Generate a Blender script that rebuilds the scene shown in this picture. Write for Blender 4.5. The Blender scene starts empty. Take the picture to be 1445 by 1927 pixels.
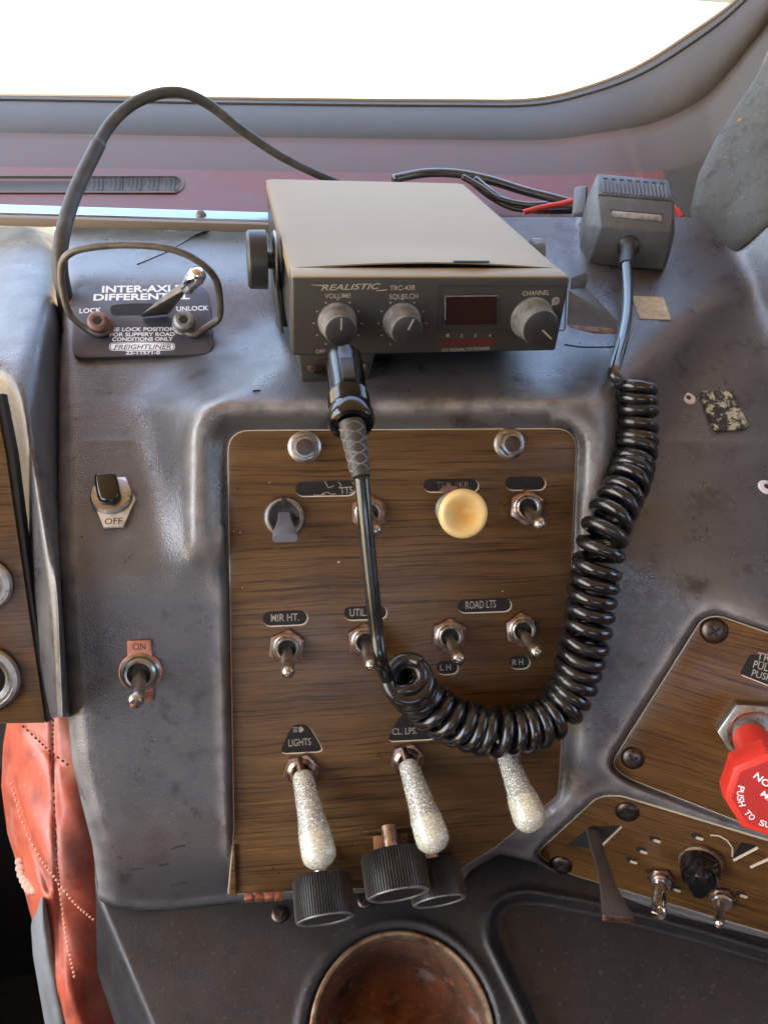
import bpy, bmesh, math, random
import numpy as np
from mathutils import Vector
random.seed(7); np.random.seed(7)
SC = bpy.context.scene; COL = SC.collection
R = math.radians
MM = 0.001
# ------------------------------------------------------------------ camera
F_PX, CX, CY = 1430.0, 722.5, 963.5          # photograph pixels (1445 x 1927)
nrm = lambda v: np.array(v, float) / np.linalg.norm(v)
_D = nrm((-.232, .73, 1)); _X = nrm((.981, .0575, .185)); _X = nrm(_X - _D * _X.dot(_D))
_d = R(3.3); AD = _D * math.cos(_d) + _X * math.sin(_d); AX = _X * math.cos(_d) - _D * math.sin(_d)
AU = np.cross(AD, AX)
M = np.array([AX, AD, AU])                   # camera (right, up, forward) -> dash axes (x, y, z), millimetres from the lens
OFF = np.array([0, 0, 2300.0])               # eye height in a lorry cab
cam = bpy.data.cameras.new('camera'); camo = bpy.data.objects.new('camera', cam); COL.objects.link(camo)
cam.sensor_fit = 'HORIZONTAL'; cam.sensor_width = 36; cam.lens = F_PX / 1445 * 36
cam.clip_start = .01; cam.clip_end = 3000
r_, u_, f_ = M[:, 0], M[:, 1], M[:, 2]
from mathutils import Matrix
camo.matrix_world = Matrix([[r_[0], u_[0], -f_[0], OFF[0] * MM], [r_[1], u_[1], -f_[1], OFF[1] * MM], [r_[2], u_[2], -f_[2], OFF[2] * MM], [0, 0, 0, 1]])
SC.camera = camo
# ------------------------------------------------------------------ light
SUN_EL, SUN_AZ = 56, -100                      # azimuth: 0 = ahead (+Y), negative = to the left
w = bpy.data.worlds.new('World'); SC.world = w; w.use_nodes = True
nt = w.node_tree; bg = nt.nodes['Background']; sk = nt.nodes.new('ShaderNodeTexSky')
sk.sky_type = 'NISHITA'; sk.sun_disc = False; sk.sun_elevation = R(SUN_EL); sk.sun_rotation = R(SUN_AZ)
sk.air_density = 1.2; sk.dust_density = 3.2; sk.ozone_density = 1.2
nt.links.new(sk.outputs[0], bg.inputs[0]); bg.inputs[1].default_value = 0.15
sl = bpy.data.lights.new('sun', 'SUN'); sl.energy = 4.6; sl.angle = R(.5); sl.color = (1, .9, .74)
so = bpy.data.objects.new('sun', sl); COL.objects.link(so)
_e, _a = R(SUN_EL), R(SUN_AZ)
sdir = Vector((math.sin(_a) * math.cos(_e), math.cos(_a) * math.cos(_e), math.sin(_e)))
so.rotation_euler = sdir.to_track_quat('Z', 'Y').to_euler()
SC.view_settings.view_transform = 'Standard'; SC.view_settings.look = 'None'
SC.view_settings.exposure = 3.0; SC.view_settings.gamma = 1.0
# ------------------------------------------------------------------ maths helpers
def ray(px, py): return M @ np.array([(px - CX) / F_PX, (CY - py) / F_PX, 1.0])
def Pt(px, py, z): return ray(px, py) * z
def proj(p):
    c = M.T @ np.array(p, float); return CX + F_PX * c[0] / c[2], CY - F_PX * c[1] / c[2], c[2]
class Plane:
    def __init__(s, p, t, yaw=0):
        t, y = R(t), R(yaw); s.p = np.array(p, float)
        s.n = np.array([-math.sin(y) * math.sin(t), -math.cos(y) * math.sin(t), math.cos(t)])
        s.x = np.array([math.cos(y), -math.sin(y), 0])
        s.x = nrm(s.x - s.n * s.x.dot(s.n)); s.y = np.cross(s.n, s.x)
    def z(s, px, py): return s.n.dot(s.p) / s.n.dot(ray(px, py))
    def zz(s, PX, PY):
        xd = (PX - CX) / F_PX; yd = (CY - PY) / F_PX; m = s.n @ M
        return s.n.dot(s.p) / (m[0] * xd + m[1] * yd + m[2])
    def hit(s, px, py): return Pt(px, py, s.z(px, py))
    def off(s, d):
        q = Plane.__new__(Plane); q.p = s.p + s.n * d; q.n, q.x, q.y = s.n, s.x, s.y; return q
def frame(o, x, y, z):
    m = np.eye(4); m[:3, 0] = x; m[:3, 1] = y; m[:3, 2] = z; m[:3, 3] = o; return m
def pframe(pl, px, py, d=0, rot=0):
    c, s = math.cos(R(rot)), math.sin(R(rot))
    return frame(pl.hit(px, py) + pl.n * d, pl.x * c + pl.y * s, pl.y * c - pl.x * s, pl.n)
def axframe(p0, p1, up=(0, 0, 1)):            # local z runs from p0 to p1
    z = nrm(np.array(p1) - np.array(p0)); x = np.cross(up, z)
    x = nrm(x if np.linalg.norm(x) > 1e-6 else np.cross((1, 0, 0), z)); return frame(p0, x, np.cross(z, x), z)
def loc2(fr, pl, pts):
    out = []
    for q in pts:
        v = pl.hit(*q) - fr[:3, 3]; out.append((v.dot(fr[:3, 0]), v.dot(fr[:3, 1])))
    return out
def T3(x=0, y=0, z=0):
    m = np.eye(4); m[:3, 3] = (x, y, z); return m
def RX(a): c, s = math.cos(R(a)), math.sin(R(a)); m = np.eye(4); m[1:3, 1:3] = [[c, -s], [s, c]]; return m
def RY(a): c, s = math.cos(R(a)), math.sin(R(a)); m = np.eye(4); m[0, 0] = c; m[0, 2] = s; m[2, 0] = -s; m[2, 2] = c; return m
def RZ(a): c, s = math.cos(R(a)), math.sin(R(a)); m = np.eye(4); m[:2, :2] = [[c, -s], [s, c]]; return m
def spline(pts, n):                           # Catmull-Rom through points of any dimension
    p = np.array(pts, float); p = np.vstack([2 * p[0] - p[1], p, 2 * p[-1] - p[-2]]); out = []
    segs = len(p) - 3
    for k in range(n):
        u = k / (n - 1) * segs; i = min(int(u), segs - 1); t = u - i
        a, b, c, d = p[i:i + 4]
        out.append(.5 * (2 * b + (c - a) * t + (2 * a - 5 * b + 4 * c - d) * t * t + (3 * b - a - 3 * c + d) * t ** 3))
    return np.array(out)
def roundpoly(pts, r, n=5):
    pts = [np.array(p, float) for p in pts]; out = []; N = len(pts)
    rs = r if isinstance(r, (list, tuple)) else [r] * N
    for i in range(N):
        p, a, b = pts[i], pts[i - 1], pts[(i + 1) % N]; rr = rs[i]
        if rr <= 0: out.append(tuple(p)); continue
        la, lb = np.linalg.norm(a - p), np.linalg.norm(b - p)
        q = min(rr, la * .48, lb * .48); s, e = p + (a - p) / la * q, p + (b - p) / lb * q
        for k in range(n + 1):
            t = k / n; out.append(tuple((1 - t) ** 2 * s + 2 * t * (1 - t) * p + t * t * e))
    return out
def stadium(x0, y0, x1, y1, n=6):
    r = (y1 - y0) / 2; cy = (y0 + y1) / 2; out = []
    for k in range(n + 1): a = -math.pi / 2 + math.pi * k / n; out.append((x1 - r + r * math.cos(a), cy + r * math.sin(a)))
    for k in range(n + 1): a = math.pi / 2 + math.pi * k / n; out.append((x0 + r + r * math.cos(a), cy + r * math.sin(a)))
    return out
def circle(r, n, a0=0): return [(r * math.cos(a0 + 2 * math.pi * k / n), r * math.sin(a0 + 2 * math.pi * k / n)) for k in range(n)]
def ccw(p): return p if sum(p[i - 1][0] * p[i][1] - p[i][0] * p[i - 1][1] for i in range(len(p))) > 0 else p[::-1]
def inset(poly, c):
    N = len(poly); out = []
    for i in range(N):
        p, a, b = (np.array(poly[j % N]) for j in (i, i - 1, i + 1))
        d1, d2 = p - a, b - p; l1, l2 = np.linalg.norm(d1) or 1, np.linalg.norm(d2) or 1
        n1, n2 = np.array([-d1[1], d1[0]]) / l1, np.array([-d2[1], d2[0]]) / l2
        m = n1 + n2; k = max(m.dot(n1), .5); out.append(tuple(p + m * c / k))
    return out
class G:                                      # collects geometry, local millimetres
    def __init__(s): s.v = []; s.f = []
    def add(s, vs, fs, m=None):
        o = len(s.v); vs = np.array(vs, float).reshape(-1, 3)
        if m is not None: vs = vs @ m[:3, :3].T + m[:3, 3]
        s.v.extend(map(tuple, vs)); s.f.extend([tuple(i + o for i in f) for f in fs]); return s
    def lathe(s, prof, n=24, m=None, a0=0, cap=True, rfun=None):
        vs, fs = [], []
        for (r, z) in prof:
            for k in range(n):
                a = a0 + 2 * math.pi * k / n; q = r * (rfun(k, r, z) if rfun else 1); vs.append((q * math.cos(a), q * math.sin(a), z))
        for i in range(len(prof) - 1):
            for k in range(n):
                l = (k + 1) % n; fs.append((i * n + k, i * n + l, (i + 1) * n + l, (i + 1) * n + k))
        if cap:
            if prof[0][0] > 1e-6: fs.append(tuple(range(n))[::-1])
            if prof[-1][0] > 1e-6: fs.append(tuple((len(prof) - 1) * n + k for k in range(n)))
        return s.add(vs, fs, m)
    def prism(s, poly, z0, z1, c=0, m=None, hole=None):
        poly = ccw([tuple(p) for p in poly]); n = len(poly)
        rings = [(poly, z0)]
        if c > 0: rings += [(poly, z1 - c), (inset(poly, c * .3), z1 - c * .3), (inset(poly, c), z1)]
        else: rings += [(poly, z1)]
        vs, fs = [], []
        for pl, z in rings: vs += [(p[0], p[1], z) for p in pl]
        for i in range(len(rings) - 1):
            for k in range(n): l = (k + 1) % n; fs.append((i * n + k, i * n + l, (i + 1) * n + l, (i + 1) * n + k))
        fs.append(tuple(range(n))[::-1]); fs.append(tuple((len(rings) - 1) * n + k for k in range(n)))
        return s.add(vs, fs, m)
    def ring(s, outer, inner, z0, z1, m=None):  # matching point counts
        n = len(outer); vs = [(p[0], p[1], z) for pl, z in ((outer, z0), (outer, z1), (inner, z1), (inner, z0)) for p in pl]; fs = []
        for i in range(4):
            for k in range(n):
                l = (k + 1) % n; j = (i + 1) % 4; fs.append((i * n + k, i * n + l, j * n + l, j * n + k))
        return s.add(vs, fs, m)
    def box(s, x0, y0, z0, x1, y1, z1, r=0, seg=2, m=None):
        bm = bmesh.new(); bmesh.ops.create_cube(bm, size=1)
        for v in bm.verts: v.co = ((x0 + x1) / 2 + v.co.x * (x1 - x0), (y0 + y1) / 2 + v.co.y * (y1 - y0), (z0 + z1) / 2 + v.co.z * (z1 - z0))
        if r > 0: bmesh.ops.bevel(bm, geom=bm.edges[:], offset=r, segments=seg, affect='EDGES', profile=.5)
        bm.verts.index_update(); vs = [tuple(v.co) for v in bm.verts]; fs = [tuple(v.index for v in f.verts) for f in bm.faces]; bm.free()
        return s.add(vs, fs, m)
    def hull(s, pts, r=0, seg=2, m=None):
        bm = bmesh.new(); [bm.verts.new(p) for p in pts]; bmesh.ops.convex_hull(bm, input=bm.verts[:])
        bmesh.ops.dissolve_limit(bm, angle_limit=R(2), verts=bm.verts[:], edges=bm.edges[:])
        bm.normal_update()
        if r > 0: bmesh.ops.bevel(bm, geom=bm.edges[:], offset=r, segments=seg, affect='EDGES', profile=.5)
        bm.verts.index_update(); vs = [tuple(v.co) for v in bm.verts]; fs = [tuple(v.index for v in f.verts) for f in bm.faces]; bm.free()
        return s.add(vs, fs, m)
    def tube(s, pts, rad, n=10, cap=True, m=None):
        pts = np.array(pts, float); N = len(pts); rad = np.broadcast_to(np.array(rad, float), (N,))
        tan = np.gradient(pts, axis=0); tan /= np.linalg.norm(tan, axis=1)[:, None] + 1e-12
        a = np.cross(tan[0], (0, 0, 1)); a = a if np.linalg.norm(a) > .05 else np.cross(tan[0], (1, 0, 0)); a = nrm(a)
        vs, fs = [], []
        for i in range(N):
            a = a - tan[i] * a.dot(tan[i]); a = nrm(a); b = np.cross(tan[i], a)
            for k in range(n): t = 2 * math.pi * k / n; vs.append(pts[i] + rad[i] * (math.cos(t) * a + math.sin(t) * b))
        for i in range(N - 1):
            for k in range(n): l = (k + 1) % n; fs.append((i * n + k, i * n + l, (i + 1) * n + l, (i + 1) * n + k))
        if cap: fs.append(tuple(range(n))[::-1]); fs.append(tuple((N - 1) * n + k for k in range(n)))
        return s.add(vs, fs, m)
    def grid(s, A, m=None, flip=False):         # A: rows x cols x 3
        A = np.array(A); r, c = A.shape[:2]; fs = []
        for i in range(r - 1):
            for k in range(c - 1):
                q = (i * c + k, i * c + k + 1, (i + 1) * c + k + 1, (i + 1) * c + k); fs.append(q[::-1] if flip else q)
        return s.add(A.reshape(-1, 3), fs, m)
# ------------------------------------------------------------------ object helpers
FR = {}
def mk(name, g, mat, parent=None, fr=None, label=None, cat=None, group=None, kind=None, sharp=35, world=False):
    """g in local mm of the frame fr (top-level) or of the parent; world=True when g holds dash coordinates."""
    me = bpy.data.meshes.new(name); base = FR[parent.name] if parent else (fr if fr is not None else np.eye(4))
    v = np.array(g.v, float)
    if world: inv = np.linalg.inv(base); v = v @ inv[:3, :3].T + inv[:3, 3]
    me.from_pydata((v * MM).tolist(), [], g.f); me.validate()
    me.polygons.foreach_set('use_smooth', [True] * len(me.polygons)); me.set_sharp_from_angle(angle=R(sharp))
    me.materials.append(mat)
    o = bpy.data.objects.new(name, me); COL.objects.link(o); FR[o.name] = base
    if parent: o.parent = parent
    else: o.matrix_world = wm(base)
    tag(o, label, cat, group, kind); return o
def wm(b):
    m = np.array(b, float).copy(); m[:3, 3] = (m[:3, 3] + OFF) * MM; return Matrix(m.tolist())
def tag(o, label=None, cat=None, group=None, kind=None):
    for k, v in (('label', label), ('category', cat), ('group', group), ('kind', kind)):
        if v: o[k] = v
    return o
def thing(name, label, cat, fr, group=None):
    o = bpy.data.objects.new(name, None); o.empty_display_size = .01; COL.objects.link(o); o.matrix_world = wm(fr); FR[o.name] = fr
    return tag(o, label, cat, group)
def dup(root, fr, label):
    def cp(o, par):
        c = o.copy(); COL.objects.link(c); c.parent = par
        for ch in list(o.children): cp(ch, c)
        return c
    c = cp(root, None); c.matrix_world = wm(fr); c['label'] = label; FR[c.name] = fr
    for ch in c.children: FR[ch.name] = fr
    return c
_tc = {}
def textmesh(body, bold=0.0, sx=1.0, shear=0.0, space=1.0):
    key = (body, bold, sx, shear, space)
    if key in _tc: return _tc[key]
    cu = bpy.data.curves.new('t', 'FONT'); cu.body = body; cu.size = 1; cu.offset = bold; cu.resolution_u = 3; cu.extrude = .02
    cu.shear = shear; cu.space_character = space
    ob = bpy.data.objects.new('t', cu); COL.objects.link(ob); dg = bpy.context.evaluated_depsgraph_get()
    me = bpy.data.meshes.new_from_object(ob.evaluated_get(dg))
    v = np.array([tuple(q.co) for q in me.vertices]); f = [tuple(p.vertices) for p in me.polygons]
    bpy.data.objects.remove(ob); bpy.data.curves.remove(cu); bpy.data.meshes.remove(me)
    v[:, 0] -= v[:, 0].min(); _tc[key] = (v, f); return v, f
def gtext(g, body, x0, x1, yb, h, z, rot=0, bold=.012, shear=0, space=1.0, m=None, th=.06):
    """lettering from x0 to x1 on baseline yb, cap height h (local mm)"""
    v, f = textmesh(body, bold, 1, shear, space); v = v.copy(); W = v[:, 0].max()
    cap = .69
    v[:, 0] *= (x1 - x0) / W; v[:, 1] *= h / cap; v[:, 2] = np.where(v[:, 2] > 0, th, 0)
    mm = T3(x0, yb, z) @ RZ(rot); g.add(v, f, mm if m is None else m @ mm); return g
def ptext(g, fr, pl, body, a, b, hpx, z=0, **k):
    """lettering whose baseline runs between two photo points on plane pl; hpx: cap height there"""
    (xa, ya), (xb, yb) = loc2(fr, pl, [a, b]); L = math.hypot(xb - xa, yb - ya)
    q = loc2(fr, pl, [a, (a[0], a[1] - hpx)]); h = math.hypot(q[1][0] - q[0][0], q[1][1] - q[0][1])
    v_m = T3(xa, ya, z) @ RZ(math.degrees(math.atan2(yb - ya, xb - xa)))
    return gtext(g, body, 0, L, 0, h, 0, m=v_m, **k)
# ------------------------------------------------------------------ materials
def lin(r, g, b): return tuple(((c / 255) / 12.92 if c / 255 < .04045 else ((c / 255 + .055) / 1.055) ** 2.4) for c in (r, g, b)) + (1,)
def mat(name, col, rough=.5, metal=0, spec=.5, noise=None, bump=None, coat=0, rvar=0, trans=0, sss=0, sheen=0):
    """noise: list of (scale, colour2, lo, hi[, stretch, detail]); bump: list of (kind, scale, strength, distance_mm[, stretch])"""
    m = bpy.data.materials.new(name); m.use_nodes = True; t = m.node_tree; b = t.nodes['Principled BSDF']
    N, L = t.nodes.new, t.links.new
    tc = N('ShaderNodeTexCoord')
    def vec(st):
        if st is None: return tc.outputs['Object']
        mp = N('ShaderNodeMapping'); mp.inputs['Scale'].default_value = st; L(tc.outputs['Object'], mp.inputs[0]); return mp.outputs[0]
    b.inputs['Base Color'].default_value = col; b.inputs['Roughness'].default_value = rough; b.inputs['Metallic'].default_value = metal
    b.inputs['Specular IOR Level'].default_value = spec; b.inputs['Coat Weight'].default_value = coat; b.inputs['Coat Roughness'].default_value = .08
    b.inputs['Transmission Weight'].default_value = trans; b.inputs['Subsurface Weight'].default_value = sss
    if sss: b.inputs['Subsurface Scale'].default_value = .004; b.inputs['Subsurface Radius'].default_value = (1, .6, .3)
    if sheen: b.inputs['Sheen Weight'].default_value = sheen; b.inputs['Sheen Roughness'].default_value = .4
    cur = None
    for e in (noise or []):
        sc, c2, lo, hi = e[:4]; st = e[4] if len(e) > 4 else None; dt = e[5] if len(e) > 5 else 5
        n = N('ShaderNodeTexNoise'); n.inputs['Scale'].default_value = sc; n.inputs['Detail'].default_value = dt; n.inputs['Roughness'].default_value = .62
        L(vec(st), n.inputs['Vector'])
        mr = N('ShaderNodeMapRange'); mr.inputs[1].default_value = lo; mr.inputs[2].default_value = hi; L(n.outputs[0], mr.inputs[0])
        mx = N('ShaderNodeMix'); mx.data_type = 'RGBA'; L(mr.outputs[0], mx.inputs[0])
        if cur is None: mx.inputs[6].default_value = col
        else: L(cur, mx.inputs[6])
        mx.inputs[7].default_value = c2; cur = mx.outputs[2]
    if cur is not None: L(cur, b.inputs['Base Color'])
    if rvar:
        n = N('ShaderNodeTexNoise'); n.inputs['Scale'].default_value = 45; n.inputs['Detail'].default_value = 6; L(tc.outputs['Object'], n.inputs['Vector'])
        mr = N('ShaderNodeMapRange'); mr.inputs[1].default_value = .35; mr.inputs[2].default_value = .68; mr.inputs[3].default_value = max(rough - rvar, .03); mr.inputs[4].default_value = min(rough + rvar, 1)
        L(n.outputs[0], mr.inputs[0]); L(mr.outputs[0], b.inputs['Roughness'])
    prev = None
    for e in (bump or []):
        kind, sc, stg, dist = e[:4]; st = e[4] if len(e) > 4 else None
        if kind == 'voronoi':
            n = N('ShaderNodeTexVoronoi'); n.feature = 'DISTANCE_TO_EDGE'; n.inputs['Scale'].default_value = sc; o = n.outputs['Distance']
            n.inputs['Randomness'].default_value = 1
        else:
            n = N('ShaderNodeTexNoise'); n.inputs['Scale'].default_value = sc; n.inputs['Detail'].default_value = 4; o = n.outputs[0]
        L(vec(st), n.inputs['Vector'])
        bp = N('ShaderNodeBump'); bp.inputs['Strength'].default_value = stg; bp.inputs['Distance'].default_value = dist * MM
        L(o, bp.inputs['Height'])
        if prev: L(prev, bp.inputs['Normal'])
        prev = bp.outputs[0]
    if prev: L(prev, b.inputs['Normal'])
    return m
MT = {}
MT['vinyl'] = mat('charcoal_vinyl', lin(70, 69, 70), .35, spec=.85, rvar=.08,
    noise=[(11, lin(80, 79, 79), .42, .7), (70, lin(56, 51, 53), .54, .7), (34, lin(52, 46, 49), .58, .64), (420, lin(112, 109, 107), .6, .8)],
    bump=[('voronoi', 640, .5, .5), ('noise', 260, .28, .5, (.3, 1, 1)), ('noise', 1300, .25, .2)])
def add_wear_sheen(m, c2, amt):                       # convex edges painted paler: rubbed vinyl plus a highlight put into the colour
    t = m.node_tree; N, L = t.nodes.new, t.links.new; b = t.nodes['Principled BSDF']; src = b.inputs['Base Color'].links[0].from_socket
    a = N('ShaderNodeAttribute'); a.attribute_name = 'wear_sheen'; tc = N('ShaderNodeTexCoord'); n = N('ShaderNodeTexNoise'); n.inputs['Scale'].default_value = 90; n.inputs['Detail'].default_value = 6; L(tc.outputs['Object'], n.inputs['Vector'])
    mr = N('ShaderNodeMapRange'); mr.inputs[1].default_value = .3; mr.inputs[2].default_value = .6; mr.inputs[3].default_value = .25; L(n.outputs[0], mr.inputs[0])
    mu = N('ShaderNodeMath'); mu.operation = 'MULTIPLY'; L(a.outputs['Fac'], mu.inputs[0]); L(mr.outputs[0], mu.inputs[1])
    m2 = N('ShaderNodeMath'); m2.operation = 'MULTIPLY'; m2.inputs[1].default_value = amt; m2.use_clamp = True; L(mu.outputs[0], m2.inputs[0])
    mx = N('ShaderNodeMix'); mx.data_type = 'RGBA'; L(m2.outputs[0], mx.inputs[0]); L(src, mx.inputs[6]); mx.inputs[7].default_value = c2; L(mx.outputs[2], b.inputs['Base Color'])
add_wear_sheen(MT['vinyl'], lin(146, 142, 139), .7)
MT['vinyl_dark'] = mat('black_vinyl', lin(33, 31, 31), .5, spec=.45, rvar=.1,
    noise=[(16, lin(46, 43, 42), .42, .7), (90, lin(28, 26, 26), .55, .7), (380, lin(84, 81, 78), .6, .78)], bump=[('voronoi', 620, .4, .35), ('noise', 420, .3, .3, (1, .4, 1)), ('noise', 1200, .2, .15)])
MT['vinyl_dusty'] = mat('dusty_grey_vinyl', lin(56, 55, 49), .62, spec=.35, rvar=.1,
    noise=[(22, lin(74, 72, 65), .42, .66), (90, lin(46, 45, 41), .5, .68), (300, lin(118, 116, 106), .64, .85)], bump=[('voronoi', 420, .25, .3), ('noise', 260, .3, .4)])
def wood_mat(name, base, dark, light, scale=1):
    m = bpy.data.materials.new(name); m.use_nodes = True; t = m.node_tree; b = t.nodes['Principled BSDF']; N, L = t.nodes.new, t.links.new
    tc0 = N('ShaderNodeTexCoord'); wn = N('ShaderNodeTexNoise'); wn.inputs['Scale'].default_value = 13; wn.inputs['Detail'].default_value = 2; L(tc0.outputs['Object'], wn.inputs['Vector'])
    ws = N('ShaderNodeVectorMath'); ws.operation = 'MULTIPLY_ADD'; ws.inputs[1].default_value = (0, .007, 0); L(wn.outputs['Color'], ws.inputs[0]); L(tc0.outputs['Object'], ws.inputs[2])
    class tc: outputs = {'Object': ws.outputs[0]}                      # wavy grain
    def nz(st, sc, det, rg=.6, dist=0):
        mp = N('ShaderNodeMapping'); mp.inputs['Scale'].default_value = st; L(tc.outputs['Object'], mp.inputs[0])
        n = N('ShaderNodeTexNoise'); n.inputs['Scale'].default_value = sc * scale; n.inputs['Detail'].default_value = det; n.inputs['Roughness'].default_value = rg; n.inputs['Distortion'].default_value = dist
        L(mp.outputs[0], n.inputs['Vector']); return n.outputs[0]
    def mix(fac, a, c, lo, hi):
        mr = N('ShaderNodeMapRange'); mr.inputs[1].default_value = lo; mr.inputs[2].default_value = hi; L(fac, mr.inputs[0])
        mx = N('ShaderNodeMix'); mx.data_type = 'RGBA'; L(mr.outputs[0], mx.inputs[0])
        if isinstance(a, tuple): mx.inputs[6].default_value = a
        else: L(a, mx.inputs[6])
        mx.inputs[7].default_value = c; return mx.outputs[2]
    c = mix(nz((.5, 7, 1), 16, 4, .55, .5), base, light, .4, .66)          # broad bands
    c = mix(nz((.42, 26, 1), 26, 7, .66, .3), c, dark, .5, .64)            # dark streaks
    c = mix(nz((1.4, 120, 1), 26, 4, .72), c, dark, .46, .76)               # fine pores
    c = mix(nz((1.1, 210, 1), 30, 3, .6), c, dark, .56, .72)
    c = mix(nz((3, 60, 1), 30, 3, .6), c, light, .56, .8)
    L(c, b.inputs['Base Color']); b.inputs['Roughness'].default_value = .42; b.inputs['Specular IOR Level'].default_value = .4
    mr = N('ShaderNodeMapRange'); mr.inputs[1].default_value = .3; mr.inputs[2].default_value = .7; mr.inputs[3].default_value = .26; mr.inputs[4].default_value = .44
    L(nz((1, 1, 1), 40, 5), mr.inputs[0]); L(mr.outputs[0], b.inputs['Roughness'])
    bp = N('ShaderNodeBump'); bp.inputs['Strength'].default_value = .15; bp.inputs['Distance'].default_value = .0001; L(nz((2.2, 110, 1), 22, 4, .7), bp.inputs['Height']); L(bp.outputs[0], b.inputs['Normal'])
    return m
MT['wood'] = wood_mat('walnut_laminate', lin(86, 62, 36), lin(44, 30, 17), lin(110, 82, 48))
MT['wood_warm'] = wood_mat('warm_walnut_laminate', lin(90, 61, 29), lin(46, 29, 15), lin(112, 79, 41))
MT['acrylic_edge'] = mat('pale_sheet_edge', lin(196, 182, 158), .35)
MT['plate_black'] = mat('black_label_film', lin(30, 26, 23), .5, spec=.25, noise=[(160, lin(44, 38, 33), .5, .75)])
MT['print'] = mat('worn_white_print', lin(158, 150, 138), .5, noise=[(900, lin(104, 96, 86), .5, .75)])
MT['print_white'] = mat('white_print', lin(226, 230, 232), .5)
MT['print_red'] = mat('red_print', lin(120, 40, 34), .5)
MT['nickel'] = mat('worn_nickel', lin(190, 182, 172), .36, 1, rvar=.1, noise=[(260, lin(120, 106, 94), .5, .75)], bump=[('noise', 900, .15, .1)])
MT['nut'] = mat('tarnished_brass_nut', lin(176, 150, 134), .34, 1, rvar=.1, noise=[(220, lin(112, 86, 72), .45, .7)], bump=[('noise', 900, .2, .1)])
MT['zinc'] = mat('dull_zinc', lin(160, 156, 150), .38, 1, rvar=.12, noise=[(250, lin(110, 98, 86), .5, .75)], bump=[('noise', 700, .2, .1)])
MT['copper'] = mat('copper_plate', lin(196, 132, 108), .38, .85, noise=[(200, lin(150, 92, 74), .45, .7)])
MT['chrome'] = mat('chrome', lin(225, 226, 228), .08, 1, rvar=.05, bump=[('noise', 300, .05, .2)])
MT['rail'] = mat('sky_tinted_trim_metal', lin(150, 164, 182), .22, 1, rvar=.06)  # blue tint painted in for sky reflected by the chrome
MT['steel_plate'] = mat('bright_steel_plate', lin(206, 206, 204), .35, .55, noise=[(200, lin(160, 158, 152), .5, .75)])
MT['steel_dark'] = mat('dark_tarnished_steel', lin(92, 80, 74), .4, 1, rvar=.1, noise=[(180, lin(60, 46, 40), .5, .75)])
MT['bronze'] = mat('bronzed_steel', lin(92, 85, 80), .5, .5, rvar=.1, noise=[(150, lin(84, 70, 62), .5, .75)])
MT['name_strip'] = mat('silver_strip', lin(138, 136, 128), .42, .5, noise=[(300, lin(96, 94, 90), .45, .7)])
MT['rubber'] = mat('glossy_black_cord', lin(20, 19, 20), .26, spec=.6, coat=.3, rvar=.1, noise=[(120, lin(34, 31, 30), .55, .8)], bump=[('noise', 160, .06, .4)])
MT['cord_lead'] = mat('black_cable_sheath', lin(38, 37, 36), .26, spec=.8, coat=.3)
MT['loom'] = mat('dusty_black_loom', lin(52, 50, 45), .55, noise=[(60, lin(84, 80, 70), .5, .8)], bump=[('noise', 500, .2, .2)])
MT['plastic_black'] = mat('black_plastic', lin(38, 37, 36), .42, noise=[(90, lin(58, 55, 52), .55, .85)], bump=[('noise', 1400, .12, .08)])
MT['plastic_gloss'] = mat('gloss_black_plastic', lin(16, 15, 15), .14, spec=.6)
MT['plastic_grey'] = mat('grey_plastic', lin(98, 102, 110), .5, bump=[('noise', 1400, .1, .08)])
MT['mic'] = mat('dusty_charcoal_plastic', lin(68, 68, 67), .52, noise=[(70, lin(88, 88, 86), .45, .8), (500, lin(128, 126, 120), .64, .85)], bump=[('noise', 1600, .15, .1)])
MT['radio_top'] = mat('champagne_painted_metal', lin(137, 117, 83), .55, metal=.1, spec=.4, noise=[(700, lin(154, 133, 98), .6, .8)], bump=[('noise', 2600, .12, .05)])
MT['radio_face'] = mat('dusty_brown_black_face', lin(46, 43, 39), .5, noise=[(40, lin(54, 50, 44), .45, .8), (600, lin(72, 66, 58), .66, .85)], bump=[('noise', 1800, .1, .05)])
MT['radio_body'] = mat('dark_bronze_case', lin(42, 39, 35), .5, noise=[(90, lin(66, 61, 53), .55, .85)])
MT['knob_side'] = mat('dusty_knurled_knob', lin(112, 110, 106), .6, noise=[(200, lin(74, 72, 70), .45, .7)])
MT['display'] = mat('dark_red_window', lin(38, 21, 20), .25, spec=.4)
MT['red_strip'] = mat('dim_red_strip', lin(78, 32, 26), .4)
MT['cream'] = mat('aged_cream_plastic', lin(222, 190, 122), .34, sss=.25, noise=[(60, lin(228, 202, 148), .4, .7)], coat=.15)
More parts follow.
